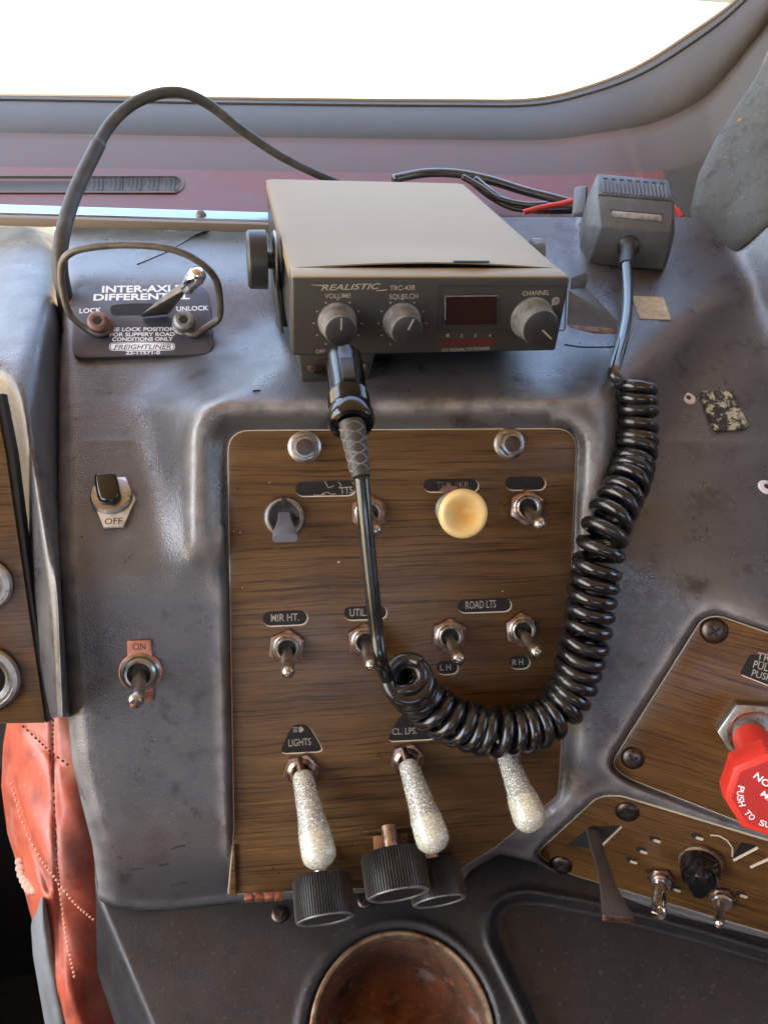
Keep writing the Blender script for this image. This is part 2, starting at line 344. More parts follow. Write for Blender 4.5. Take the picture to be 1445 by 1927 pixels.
def stain(m, c2, r0, r1):                     # aged stain round the middle of a knob face (local x, y)
    t = m.node_tree; N, L = t.nodes.new, t.links.new; b = t.nodes['Principled BSDF']; src = b.inputs['Base Color'].links[0].from_socket
    tc = N('ShaderNodeTexCoord'); mp = N('ShaderNodeMapping'); mp.inputs['Scale'].default_value = (1, 1, 0); L(tc.outputs['Object'], mp.inputs[0])
    ln = N('ShaderNodeVectorMath'); ln.operation = 'LENGTH'; L(mp.outputs[0], ln.inputs[0])
    mr = N('ShaderNodeMapRange'); mr.inputs[1].default_value = r0; mr.inputs[2].default_value = r1; mr.inputs[3].default_value = 1; mr.inputs[4].default_value = 0; mr.interpolation_type = 'SMOOTHSTEP'; L(ln.outputs['Value'], mr.inputs[0])
    mx = N('ShaderNodeMix'); mx.data_type = 'RGBA'; L(mr.outputs[0], mx.inputs[0]); L(src, mx.inputs[6]); mx.inputs[7].default_value = c2; L(mx.outputs[2], b.inputs['Base Color'])
stain(MT['cream'], lin(206, 152, 66), .001, .0115)
MT['red_plastic'] = mat('red_plastic', lin(206, 52, 38), .42, sss=.08, noise=[(60, lin(190, 44, 32), .45, .75)])
MT['red_face'] = mat('red_knob_face', lin(172, 40, 34), .45)
MT['rust'] = mat('rusty_tin', lin(82, 56, 40), .88, 0, spec=.2, noise=[(22, lin(110, 68, 44), .45, .62), (60, lin(54, 40, 34), .5, .7), (160, lin(150, 96, 60), .58, .78), (34, lin(124, 112, 102), .56, .7)], bump=[('noise', 260, .4, .3)])
MT['tin_rim'] = mat('worn_tin_rim', lin(150, 130, 108), .42, .8, noise=[(70, lin(104, 70, 46), .48, .65), (300, lin(190, 172, 150), .6, .8)], bump=[('noise', 500, .2, .2)])
MT['leather'] = mat('red_leather', lin(172, 84, 60), .48, spec=.5, rvar=.1, noise=[(12, lin(154, 66, 44), .42, .62), (50, lin(120, 60, 50), .5, .72), (14, lin(172, 118, 98), .5, .7), (260, lin(176, 122, 102), .58, .8)], bump=[('voronoi', 330, .3, .4), ('noise', 60, .4, 1.2, (1, .4, 1))])
MT['stitch'] = mat('dark_stitching', lin(66, 36, 36), .8)
MT['stitch_pale'] = mat('pale_stitching', lin(206, 150, 124), .8)
MT['foam'] = mat('worn_pale_lining', lin(206, 164, 146), .9)
MT['seat_trim'] = mat('grey_seat_trim', lin(118, 122, 122), .5, noise=[(40, lin(92, 96, 98), .45, .7)])
MT['red_paint'] = mat('faded_red_paint', lin(96, 36, 27), .6, noise=[(6, lin(84, 43, 32), .4, .7), (40, lin(86, 57, 45), .5, .75), (400, lin(128, 92, 78), .66, .82)], bump=[('noise', 300, .1, .2)])
MT['cowl_dark'] = mat('weathered_brown_metal', lin(76, 56, 38), .65, noise=[(7, lin(82, 52, 36), .4, .7), (60, lin(68, 59, 47), .5, .75), (380, lin(104, 90, 76), .68, .84)], bump=[('noise', 240, .12, .2)])
MT['corner'] = mat('olive_grey_lining', lin(54, 52, 44), .65, spec=.3, noise=[(8, lin(68, 61, 50), .42, .7), (60, lin(52, 50, 44), .5, .72), (380, lin(104, 97, 84), .66, .84)], bump=[('noise', 300, .15, .2)])
MT['cowl_fade'] = mat('brown_metal_fading_to_olive', lin(66, 46, 31), .65, noise=[(7, lin(72, 43, 30), .4, .7), (60, lin(58, 49, 39), .5, .75), (380, lin(104, 90, 76), .68, .84)], bump=[('noise', 240, .12, .2)])
def fade_x(m, c2, a, b_):                       # paint gives way to the grey corner lining
    t = m.node_tree; N, L = t.nodes.new, t.links.new; b = t.nodes['Principled BSDF']; src = b.inputs['Base Color'].links[0].from_socket
    tc = N('ShaderNodeTexCoord'); sp = N('ShaderNodeSeparateXYZ'); L(tc.outputs['Object'], sp.inputs[0]); n = N('ShaderNodeTexNoise'); n.inputs['Scale'].default_value = 30; n.inputs['Detail'].default_value = 6; L(tc.outputs['Object'], n.inputs['Vector'])
    ma = N('ShaderNodeMath'); ma.operation = 'MULTIPLY_ADD'; ma.inputs[1].default_value = .12; L(n.outputs[0], ma.inputs[0]); L(sp.outputs[0], ma.inputs[2])
    mr = N('ShaderNodeMapRange'); mr.inputs[1].default_value = a; mr.inputs[2].default_value = b_; mr.interpolation_type = 'SMOOTHSTEP'; L(ma.outputs[0], mr.inputs[0])
    mx = N('ShaderNodeMix'); mx.data_type = 'RGBA'; L(mr.outputs[0], mx.inputs[0]); L(src, mx.inputs[6]); mx.inputs[7].default_value = c2; L(mx.outputs[2], b.inputs['Base Color'])
fade_x(MT['cowl_fade'], lin(52, 50, 42), .31, .47)
MT['gasket'] = mat('weathered_black_rubber', lin(46, 40, 30), .6, spec=.3, noise=[(10, lin(54, 47, 36), .45, .75), (120, lin(40, 35, 28), .5, .75)], bump=[('noise', 300, .15, .3)])
MT['gasket_lip'] = mat('tan_rubber_lip', lin(112, 98, 82), .7)
MT['slot_dark'] = mat('dark_slot', lin(26, 24, 22), .8)
MT['slot_floor'] = mat('hazed_slot_floor', lin(50, 43, 34), .8)  # floor colour lightened to paint in haze over the slot
MT['dust_wire'] = mat('dusty_steel_wire', lin(104, 97, 88), .5, .5, noise=[(120, lin(78, 70, 62), .45, .7)], bump=[('noise', 500, .15, .2)])
MT['screw_brown'] = mat('rusty_collar_screw', lin(134, 104, 94), .55, .5, noise=[(240, lin(96, 66, 56), .45, .7)])
MT['screw_grey'] = mat('grey_collar_screw', lin(134, 132, 126), .5, .5, noise=[(240, lin(100, 96, 90), .45, .7)])
MT['plate'] = mat('anodised_black_plate', lin(56, 56, 64), .4, spec=.5, noise=[(20, lin(64, 64, 72), .4, .7)])
MT['rivet'] = mat('white_rivet', lin(214, 210, 206), .4)
MT['rivet_core'] = mat('brown_rivet_core', lin(84, 36, 30), .5)
MT['velcro'] = mat('black_hook_pad', lin(50, 48, 44), .9, noise=[(110, lin(74, 70, 60), .45, .6), (230, lin(184, 176, 148), .5, .6)], bump=[('noise', 500, .8, 1.2)])
MT['tape'] = mat('aged_tan_tape', lin(166, 152, 122), .75, noise=[(160, lin(188, 176, 146), .4, .65), (60, lin(140, 126, 102), .5, .7)], bump=[('noise', 600, .4, .3)])
MT['cloth_tape'] = mat('black_cloth_tape', lin(58, 55, 50), .5, noise=[(60, lin(80, 74, 66), .45, .75)])
MT['red_wire'] = mat('red_wire', lin(186, 54, 46), .45)
MT['orange'] = mat('tan_plastic_tab', lin(176, 122, 84), .5)
MT['roof'] = mat('cab_lining', lin(134, 120, 104), .9)
MT['shell'] = mat('cab_inner_wall', lin(114, 92, 78), .8)
MT['ground'] = mat('pale_concrete_yard', lin(210, 188, 152), .9, noise=[(.4, lin(196, 174, 138), .4, .7)])
def glitter_mat(nm, k):
    m = bpy.data.materials.new(nm); m.use_nodes = True; t = m.node_tree; b = t.nodes['Principled BSDF']; N, L = t.nodes.new, t.links.new
    tc = N('ShaderNodeTexCoord'); v = N('ShaderNodeTexVoronoi'); v.inputs['Scale'].default_value = 1500; L(tc.outputs['Object'], v.inputs['Vector'])
    # every voronoi cell is one flake with its own tint and facing
    s = N('ShaderNodeSeparateColor'); L(v.outputs['Color'], s.inputs[0])
    cr = N('ShaderNodeValToRGB'); e = cr.color_ramp.elements; e[0].position = 0; e[0].color = lin(138, 138, 126) if k else lin(170, 167, 142); e[1].position = 1; e[1].color = lin(250, 250, 244)
    n = e.new(.5); n.color = lin(164, 164, 152) if k else lin(184, 181, 158); n = e.new(.8); n.color = lin(192, 192, 180)
    L(s.outputs[0], cr.inputs[0]); L(cr.outputs[0], b.inputs['Base Color'])
    gt = N('ShaderNodeMath'); gt.operation = 'GREATER_THAN'; gt.inputs[1].default_value = .78 if k else .93; L(s.outputs[1], gt.inputs[0]); hm = N('ShaderNodeMath'); hm.operation = 'MULTIPLY'; hm.inputs[1].default_value = .45; L(gt.outputs[0], hm.inputs[0]); L(hm.outputs[0], b.inputs['Metallic'])
    b.inputs['Roughness'].default_value = .22; b.inputs['Coat Weight'].default_value = .8; b.inputs['Coat Roughness'].default_value = .06
    sub = N('ShaderNodeVectorMath'); sub.operation = 'SUBTRACT'; sub.inputs[1].default_value = (.5, .5, .5); L(v.outputs['Color'], sub.inputs[0])
    sc = N('ShaderNodeVectorMath'); sc.operation = 'SCALE'; sc.inputs['Scale'].default_value = .44 if k else .32; L(sub.outputs[0], sc.inputs[0])
    ge = N('ShaderNodeNewGeometry'); ad = N('ShaderNodeVectorMath'); ad.operation = 'ADD'; L(ge.outputs['Normal'], ad.inputs[0]); L(sc.outputs[0], ad.inputs[1])
    nn = N('ShaderNodeVectorMath'); nn.operation = 'NORMALIZE'; L(ad.outputs[0], nn.inputs[0]); L(nn.outputs[0], b.inputs['Normal'])
    return m
MT['glitter'] = glitter_mat('silver_glitter_resin', 1); MT['glitter_tip'] = glitter_mat('clear_tip_resin', 0)
MT['resin'] = mat('clear_yellow_resin', lin(206, 200, 168), .15, coat=.6, sss=.3, noise=[(500, lin(236, 234, 218), .5, .7)])
def glass_mat():
    m = bpy.data.materials.new('windscreen_glass'); m.use_nodes = True; t = m.node_tree; N, L = t.nodes.new, t.links.new
    b = t.nodes['Principled BSDF']; t.nodes.remove(b); out = t.nodes['Material Output']
    tr = N('ShaderNodeBsdfTransparent'); gl = N('ShaderNodeBsdfGlossy'); gl.inputs['Roughness'].default_value = .02
    mx = N('ShaderNodeMixShader'); mx.inputs[0].default_value = .05; L(tr.outputs[0], mx.inputs[1]); L(gl.outputs[0], mx.inputs[2]); L(mx.outputs[0], out.inputs[0]); return m
MT['glass'] = glass_mat()
# ------------------------------------------------------------------ main planes of the dash (mm)
PF = Plane(Pt(760, 1200, 425), 60)            # face carrying the switch panel
PS = Plane(PF.hit(250, 1040), 23)             # slope left and right of it
PD = Plane(PF.hit(700, 757), 7)               # deck under the radio
PU = Plane(PS.hit(270, 517), 3)               # rear deck
PP = PF.off(-7)                               # front of the wood panel
PRW = Plane(Pt(1155, 1440, 456), 62, 28)      # right wood panel
PRB = PRW.off(7)
PE = Plane(Pt(1150, 1500, 456), 76, 25)       # lower right panel, upright
PEB = PE.off(2)
PQ = Plane(PF.hit(300, 1588), 86)             # under-turn of the dash
PT = Plane(Pt(320, 1713, PQ.z(320, 1713) + 1), 9)   # shelf
def smax(a, b, k): h = np.clip(.5 + .5 * (a - b) / k, 0, 1); return b + (a - b) * h + k * h * (1 - h)
def smin(a, b, k): return -smax(-a, -b, k)
def curve_x(tab):
    ys = [p[1] for p in tab]; xs = [p[0] for p in tab]; return lambda y: np.interp(y, ys, xs)
XL = curve_x([(124, 380), (118, 500), (118, 600), (112, 700), (108, 900), (106, 1050), (110, 1150), (118, 1250), (125, 1350), (135, 1450), (152, 1530), (172, 1610), (184, 1690), (190, 1760)])
PANEL = roundpoly([(429, 811), (1085, 807), (1071, 1150), (1050, 1497), (930, 1597), (872, 1632), (860, 1665), (430, 1684), (441, 1560)], [42, 42, 0, 16, 8, 8, 8, 4, 0], 6)
def poly_dist(PX, PY, poly):                  # signed distance (px), positive outside
    poly = np.array(poly, float); n = len(poly); d = np.full(PX.shape, 1e9); ins = np.zeros(PX.shape, bool)
    for i in range(n):
        a, b = poly[i - 1], poly[i]; e = b - a; wx, wy = PX - a[0], PY - a[1]
        t = np.clip((wx * e[0] + wy * e[1]) / (e.dot(e) + 1e-9), 0, 1)
        d = np.minimum(d, np.hypot(wx - e[0] * t, wy - e[1] * t))
        c = ((a[1] > PY) != (b[1] > PY)) & (PX < (b[0] - a[0]) * (PY - a[1]) / ((b[1] - a[1]) + 1e-12) + a[0]); ins ^= c
    return np.where(ins, -d, d)
sstep = lambda t: np.clip(t, 0, 1) ** 2 * (3 - 2 * np.clip(t, 0, 1))
RWOOD = roundpoly([(1322, 1166), (1352, 1160), (1700, 1282), (1700, 1668), (1182, 1465), (1150, 1440)], [22, 22, 0, 0, 22, 22], 5)
EWOOD = roundpoly([(1010, 1608), (1126, 1501), (1166, 1500), (1700, 1662), (1700, 1832), (1066, 1644)], [14, 22, 16, 0, 0, 20], 5)
def dash_z(X_, Y_):
    zF, zS, zD, zU = PF.zz(X_, Y_), PS.zz(X_, Y_), PD.zz(X_, Y_), PU.zz(X_, Y_)
    body = smax(zS, zF, 16); body = np.where(Y_ > 1300, smax(body, PQ.zz(X_, Y_), 14), body)
    zUx = np.where(Y_ < 700, zU, 0 * zU)
    body = np.where(X_ < 700, smax(body, zUx, 7), body)
    xe = 356 + np.maximum(757 - Y_, 0) * 1.6; zl = np.maximum(zF, zD) + (xe - X_) * .85; zr = zF + (X_ - 1140) * .5
    fbox = zF + 0
    # bezel falls inward to the panel
    pd = poly_dist(X_, Y_, PANEL)
    wl = np.interp(Y_, [700, 1000, 1120, 1700], [56, 56, 22, 14]); wt = 46; wr = np.interp(Y_, [800, 1100, 1500], [30, 34, 40])
    wd = np.where(X_ < 440, wl, np.where(X_ > 1040, wr, wt))
    dep = 9.5 * (1 - sstep(pd / wd)) + .0
    fbox = fbox + dep
    box = smax(smax(zD, zl, np.interp(Y_, [600, 700, 757, 800, 860], [70, 64, 46, 24, 10])), zr, 20); box = smax(box, fbox, 5)
    z = smin(body, box, np.where(X_ < 560, np.interp(Y_, [600, 690, 980, 1120], [16, 46, 40, 10.0]), np.interp(Y_, [1000, 1120], [24.0, 10.0])))
    flat = np.maximum(body, zF + dep); tt = sstep((Y_ - 1015) / 70); z = z * (1 - tt) + flat * tt
    # face left of the panel keeps the bezel groove
    z = np.where((pd < 14) & (Y_ > 800), np.maximum(z, zF + dep), z)
    # right side: raised surround of the air panel, with a pocket for the wood
    zRB, zE = PRB.zz(X_, Y_), PEB.zz(X_, Y_)
    ridge = smax(zRB, zS, 12)
    ed = poly_dist(X_, Y_, EWOOD)
    low = smax(ridge, zE + 2, 6)
    z = np.where(X_ > 1090, smin(z, np.where(Y_ > 1400, low, ridge), 18), z)
    rd = poly_dist(X_, Y_, RWOOD)
    z = np.where(rd < 14, z + (np.maximum(z, zRB + 9.5) - z) * (1 - sstep((rd - 4) / 10)), z)
    z = np.where(ed < 10, z + (np.maximum(z, zE + 5) - z) * (1 - sstep((ed - 3) / 7)), z)
    # far right: dash climbs towards the door pillar
    rise = zS - (X_ - (1385 + (Y_ - 500) * .42)) * .55
    z = np.where(X_ > 1300, smin(z, np.where(Y_ < 1000, rise, 1e4), 10), z)
    return z
# ------------------------------------------------------------------ dashboard moulding
def dash_mesh():
    ys = np.concatenate([np.linspace(408, 740, 78), np.linspace(744, 830, 26), np.linspace(835, 1720, 190)])
    us = np.concatenate([[0, .0008, .002, .0035, .0055, .008, .011, .0145], np.linspace(.018, 1, 330)])
    A = []
    YE = lambda x: np.interp(x, [180, 196, 220, 262, 330, 430, 850, 884, 940, 1010, 1060, 1200, 1445, 1760], [1690, 1701, 1709, 1714, 1713, 1700, 1692, 1640, 1608, 1624, 1652, 1706, 1768, 1862])
    for y in ys:
        xl = float(XL(y)); xs = xl + us * (1760 - xl); Y_ = np.full(xs.shape, y)
        if y > 835: Y_ = 835 + (y - 835) / 885 * (YE(xs) - 835)
        z = dash_z(xs, Y_)
        t = (xs - xl) * z / F_PX; Rr = np.interp(y, [380, 700, 1000, 1700], [5, 8, 11, 11])
        z = z + np.where(t < Rr, Rr - np.sqrt(np.maximum(Rr ** 2 - (Rr - t) ** 2, 0)), 0)
        row = [Pt(xs[i], Y_[i], z[i]) for i in range(len(xs))]
        back = row[0] + np.array([6, 55, -8.]); A.append([back, row[0] * .5 + back * .5] + row)
    last = A[-1]; A.append([p + np.array([0, 30, -25.]) for p in last])
    return A
dash = thing('dashboard', 'charcoal grained vinyl lorry dashboard with raised bezel around the wood switch panel', 'dashboard', frame(PF.hit(300, 1300), PF.x, PF.y, PF.n))
def soften(A):                                # the moulding is soft vinyl over foam: round off the modelled creases
    C = A.reshape(-1, 3) @ M; pz = C[:, 2].reshape(A.shape[:2]); PX = CX + F_PX * C[:, 0].reshape(pz.shape) / pz; PY = CY - F_PX * C[:, 1].reshape(pz.shape) / pz
    def blur(z, n):
        for _ in range(n):
            z = z.copy(); z[1:-1] = .25 * z[:-2] + .5 * z[1:-1] + .25 * z[2:]; z[:, 1:-1] = .25 * z[:, :-2] + .5 * z[:, 1:-1] + .25 * z[:, 2:]
        return z
    b1, b2 = blur(pz, 6), blur(pz, 60); pd = poly_dist(PX, PY, PANEL)
    clear = np.minimum(np.minimum(poly_dist(PX, PY, RWOOD), poly_dist(PX, PY, EWOOD)), pd)
    w1 = sstep((clear - 16) / 14); w2 = sstep((pd - 66) / 30) * sstep((PX - 150) / 60) * sstep((620 - PX) / 120) * sstep((PY - 560) / 60) * sstep((1150 - PY) / 60)
    w2 = np.maximum(w2, sstep((PX - 1180) / 60) * sstep((PY - 560) / 80) * sstep((1180 - PY) / 60) * .8 * sstep((clear - 40) / 40))
    for w in (w1, w2): w[:, :12] = 0; w[:4] = 0; w[-4:] = 0; w[:, -4:] = 0
    z = pz * (1 - w1) + b1 * w1; z = z * (1 - w2) + b2 * w2
    return A * (z / pz)[..., None]
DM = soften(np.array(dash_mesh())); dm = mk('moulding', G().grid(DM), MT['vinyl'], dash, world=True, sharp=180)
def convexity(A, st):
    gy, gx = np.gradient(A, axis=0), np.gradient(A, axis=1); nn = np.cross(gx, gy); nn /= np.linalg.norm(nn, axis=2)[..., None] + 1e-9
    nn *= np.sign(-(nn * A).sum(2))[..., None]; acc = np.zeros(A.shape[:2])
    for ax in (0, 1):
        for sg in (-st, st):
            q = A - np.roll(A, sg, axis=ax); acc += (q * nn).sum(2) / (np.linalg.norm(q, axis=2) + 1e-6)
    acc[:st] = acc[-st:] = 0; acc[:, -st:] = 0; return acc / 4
wear_sheen = np.clip(convexity(DM, 4) * 5.5, 0, 1)  # rubbed vinyl and painted sheen both follow the convex edges
for _ in range(2): wear_sheen = (wear_sheen + np.roll(wear_sheen, 1, 0) + np.roll(wear_sheen, -1, 0) + np.roll(wear_sheen, 1, 1) + np.roll(wear_sheen, -1, 1)) / 5
at = dm.data.attributes.new('wear_sheen', 'FLOAT', 'POINT'); at.data.foreach_set('value', wear_sheen.ravel().astype(np.float32))
# ------------------------------------------------------------------ shelf below with tin hole and tray
CUP = (757, 1944); CUPR = 50.5; cupo = PT.hit(*CUP)
TRAY = roundpoly([(918, 1760), (928, 1700), (985, 1680), (1120, 1705), (1320, 1758), (1800, 1905), (1800, 2400), (1150, 2400), (1000, 1927)], [30, 30, 30, 40, 0, 0, 0, 0, 60], 5)
def shelf_mesh():
    A = []
    for y in np.linspace(1560, 2260, 175):
        xl = np.interp(y, [1560, 1690, 1830, 1927, 2260], [176, 180, 183, 216, 330]); rx = 192 + (y - 1710) * .42
        xs = np.concatenate([np.linspace(xl, xl + 150, 40), np.linspace(xl + 155, 1720, 300)]); Y_ = np.full(xs.shape, y)
        z = PT.zz(xs, Y_)
        z = smax(z, z + (rx - xs) * .55, 5)
        td = poly_dist(xs, Y_, TRAY); z = z + 11 * (1 - sstep((td + 16) / 18))
        z = z - 2.2 * np.exp(-((td - 6) / 7) ** 2) * (y > 1640)
        row = []
        for i, x in enumerate(xs):
            p = Pt(x, y, z[i]); q = PT.hit(x, y); r = np.linalg.norm(q - cupo)
            p = p + PT.n * (2.0 * math.exp(-((r - CUPR - 5.5) / 3) ** 2) - 1.5 * math.exp(-((r - CUPR - 1.5) / 1.5) ** 2))
            if r < CUPR + .5: p = q - PT.n * 70
            row.append(p)
        back = row[0] + np.array([25, 40, -40.]); A.append([back] + row)
    return A
shelf = thing('lower_shelf', 'black vinyl console shelf below the dashboard with round tin hole and sunken tray', 'shelf', frame(cupo, PT.x, PT.y, PT.n))
mk('moulding', G().grid(shelf_mesh()), MT['vinyl_dark'], shelf, world=True, sharp=180)
# ------------------------------------------------------------------ rusty tin
tin = thing('rusty_tin_cup', 'round rusty tin ash cup sunk into black shelf, pale worn rim', 'ash cup', frame(cupo, PT.x, PT.y, PT.n))
mk('rim', G().lathe([(CUPR - 3.4, -4), (CUPR - 3, -.5), (CUPR - 2, 1.0), (CUPR - .6, 1.5), (CUPR + .5, 1.0), (CUPR + .5, -6)], 72, cap=False), MT['tin_rim'], tin)
mk('bowl', G().lathe([(CUPR - 3.4, -3.5), (CUPR - 3.8, -10), (CUPR - 6, -44), (CUPR - 12, -54), (0, -56)], 72, cap=False), MT['rust'], tin)
# ------------------------------------------------------------------ windscreen, cowl and pillar
CH = Plane(Pt(600, 412, 596), 90); CHP = CH.hit(600, 412)       # upright plane along the rail
PW = Plane(Pt(600, 187, 770), 122)                                # windscreen plane
NC = 150
OC = spline([(-560, 392), (0, 399), (500, 407), (900, 413), (1080, 416), (1180, 419), (1290, 432), (1375, 400), (1450, 250), (1540, 80), (1630, -70)], NC)
IC = spline([(-560, 174), (0, 178), (500, 186), (850, 189), (1000, 187), (1100, 165), (1200, 125), (1300, 62), (1385, 0), (1470, -90), (1560, -210)], NC)
def _oz(p): return CH.off(-8).z(*p) if p[0] < 1230 else np.interp(p[0], [1230, 1375, 1630], [CH.off(-8).z(1230, 420), 655, 630])
O3 = np.array([Pt(p[0], p[1], _oz(p)) for p in OC]); I3 = np.array([PW.hit(*p) for p in IC])
def cowl(s, v):                                                   # s: column, v: 0 at the rail, 1 at the glass
    p = O3[s] * (1 - v) + I3[s] * v; r = nrm(p)
    b = 0
    if v > .6: b = 15 * math.sin(math.pi * min((v - .6) / .4, 1)) ** .8
    elif v < .35: b = -3 * math.sin(math.pi * v / .35)
    return p - r * b
def strip(v0, v1, s0, s1, n): return [[cowl(s, v0 + (v1 - v0) * k / (n - 1)) for s in range(s0, s1)] for k in range(n)]
SB = int(np.argmin(np.abs(OC[:, 0] - 1285)))
cw = thing('windscreen_cowl', 'faded red and brown painted metal cowl rising from the chrome rail to the windscreen', 'cowl', frame(CHP, CH.x, -CH.n, np.array([0, 0, 1.])))
mk('lower_band', G().grid(strip(0, .33, 0, SB, 10)), MT['red_paint'], cw, world=True, sharp=180)
mk('upper_band', G().grid(strip(.33, .62, 0, NC, 10)), MT['cowl_fade'], cw, world=True, sharp=180)
mk('rubber_roll', G().grid(strip(.62, 1, 0, NC, 22)), MT['gasket'], cw, world=True, sharp=180)
mk('corner_panel', G().grid(strip(0, .33, SB - 1, NC, 10)), MT['corner'], cw, world=True, sharp=180)
def cowl_at(px, py, lift=1.0):                                    # point on the flat run of the cowl
    best = None
    for s in range(NC):
        a = abs(proj(cowl(s, .2))[0] - px)
        if best is None or a < best[0]: best = (a, s)
    q = [proj(cowl(best[1], v)) for v in np.linspace(0, .6, 25)][::-1]
    z = np.interp(py, [k[1] for k in q], [k[2] for k in q]); p = Pt(px, py, z); return p - nrm(p) * lift
def drape(poly, lift, g, depth=4):
    top = [cowl_at(*p, lift) for p in poly]; bot = [cowl_at(*p, lift - depth) for p in poly]; n = len(poly)
    g.add(top + bot, [tuple(range(n))] + [(i, (i + 1) % n, n + (i + 1) % n, n + i) for i in range(n)]); return g
so_ = stadium(-300, 327, 347, 362, 8); si_ = stadium(-300, 331, 341, 359, 8)
g = G(); n = len(so_); vs = [cowl_at(*p, 2.0) for p in so_] + [cowl_at(*p, 2.6) for p in si_] + [cowl_at(*p, -4) for p in si_]
g.add(vs, [(i, (i + 1) % n, n + (i + 1) % n, n + i) for i in range(n)] + [(n + i, n + (i + 1) % n, 2 * n + (i + 1) % n, 2 * n + i) for i in range(n)])
vent = mk('defroster_slot', g, MT['cowl_dark'], cw, world=True)
mk('slot_back', drape(si_, .9, G(), 2), MT['slot_floor'], vent, world=True)
g = G()
for x in range(150, 338, 8): drape([(x, 333), (x + 3, 333), (x + 3, 357), (x, 357)], 1.8, g, 2)
tag(mk('slot_fin', g, MT['slot_dark'], vent, world=True), kind='stuff')
g = G().tube([p - nrm(p) * 1.0 for p in I3], 2.2, 8); mk('sealing_lip', g, MT['gasket_lip'], cw, world=True)
g = G().tube([cowl(s, .945) - nrm(cowl(s, .945)) * 1.0 for s in range(NC)], 1.6, 6); mk('rubber_bead', g, MT['slot_dark'], cw, world=True)
# pane
top = []
for p in I3:
    k = max((468 - p[2]) / PW.y[2], 0) if PW.y[2] > 0 else max((468 - p[2]) / -PW.y[2], 0)
    top.append(p + PW.y * (1 if PW.y[2] > 0 else -1) * k)
wp = thing('windscreen', 'clear windscreen pane over the cowl with pure white daylight behind it', 'windscreen', frame(PW.hit(600, 187), PW.x, PW.y, PW.n))
mk('pane', G().grid([[p + PW.n * 1.2 for p in I3], [p + PW.n * 1.2 for p in top]]), MT['glass'], wp, world=True)
# pillar trim
PIL = [(1600, -60), (1480, 10), (1425, 140), (1345, 262), (1312, 330), (1298, 400), (1303, 428), (1330, 458), (1368, 488), (1380, 484), (1450, 425), (1620, 300)]
def pil_z(x, y): return np.interp(x, [1290, 1380, 1450, 1650], [612, 588, 560, 470]) + (430 - y) * .06
g = G(); pp = roundpoly(PIL, 18, 4); c = np.array([1450., 260.]); rows = []
for k, (sc, lift) in enumerate(((1.0, -14), (1.0, 0), (.985, 3), (.95, 5), (.85, 6.5), (.6, 8), (.3, 9), (.02, 9))):
    rows.append([Pt(*(c + (np.array(p) - c) * sc), pil_z(*(c + (np.array(p) - c) * sc)) - lift) for p in pp + [pp[0]]])
g.grid(rows, flip=False)
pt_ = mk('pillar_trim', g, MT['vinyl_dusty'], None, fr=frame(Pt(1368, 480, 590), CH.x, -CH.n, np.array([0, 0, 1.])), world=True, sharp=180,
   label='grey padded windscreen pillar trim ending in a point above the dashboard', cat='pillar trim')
for (x, y) in ((1392, 226), (1383, 306)):
    q = Pt(x, y, pil_z(x, y) - 8.0); mk('chipped_spot', G().lathe([(1.6, -1.5), (1.3, .2), (0, .4)], 6, axframe(q, q * .98)), MT['orange'] if y < 250 else MT['tape'], pt_, world=True)
# cab shell round the camera (seen only through reflections and the light it lets in)
def slab(name, x0, y0, z0, x1, y1, z1, m): return mk(name, G().box(x0, y0, z0, x1, y1, z1), MT[m], fr=frame((x0, y0, z0), (1, 0, 0), (0, 1, 0), (0, 0, 1)), world=True, kind='structure')
slab('cab_roof', -1000, -1100, 470, 1200, 385, 510, 'roof')
slab('added_sun_block', -1000, 386, 478, 1200, 800, 500, 'roof')  # unseen slab added to keep direct sun off the cowl
slab('cab_floor', -1000, -1100, -1560, 1200, 900, -1520, 'slot_dark')
slab('added_bounce_block', -700, -1040, -1500, 1060, -260, -760, 'shell')  # unseen block added to bounce warm light onto the dash face
def wallring(name, axis, c, a0, a1, b0, b1, w0, w1, h0, h1, m, th=40):
    g = G(); o = [(a0, b0), (a1, b0), (a1, b1), (a0, b1)]; i = [(w0, h0), (w1, h0), (w1, h1), (w0, h1)]; g.ring(o, i, 0, th)
    mm = np.eye(4)
    if axis == 'x': mm[:3, 0] = (0, 1, 0); mm[:3, 1] = (0, 0, 1); mm[:3, 2] = (1, 0, 0); mm[:3, 3] = (c, 0, 0)
    else: mm[:3, 0] = (1, 0, 0); mm[:3, 1] = (0, 0, 1); mm[:3, 2] = (0, -1, 0); mm[:3, 3] = (0, c, 0)
    g2 = G().add(g.v, g.f, mm); return mk(name, g2, MT[m], fr=frame((c if axis == 'x' else 0, c if axis == 'y' else 0, b0), (1, 0, 0), (0, 1, 0), (0, 0, 1)), world=True, kind='structure')
wallring('cab_wall', 'x', -760, -1100, 900, -1520, 470, -700, 650, -420, 430, 'shell')
wallring('cab_wall', 'x', 1080, -1100, 900, -1520, 470, -350, 380, -150, 360, 'shell')
wallring('cab_wall', 'y', -1060, -720, 1080, -1520, 470, -300, 560, 60, 320, 'shell')
slab('firewall', -720, 700, -1520, 1080, 740, -260, 'slot_dark')
ground = mk('ground', G().box(-400000, -400000, -2500, 400000, 400000, -2300), MT['ground'], fr=frame((0, 0, -2300), (1, 0, 0), (0, 1, 0), (0, 0, 1)), world=True, kind='structure')
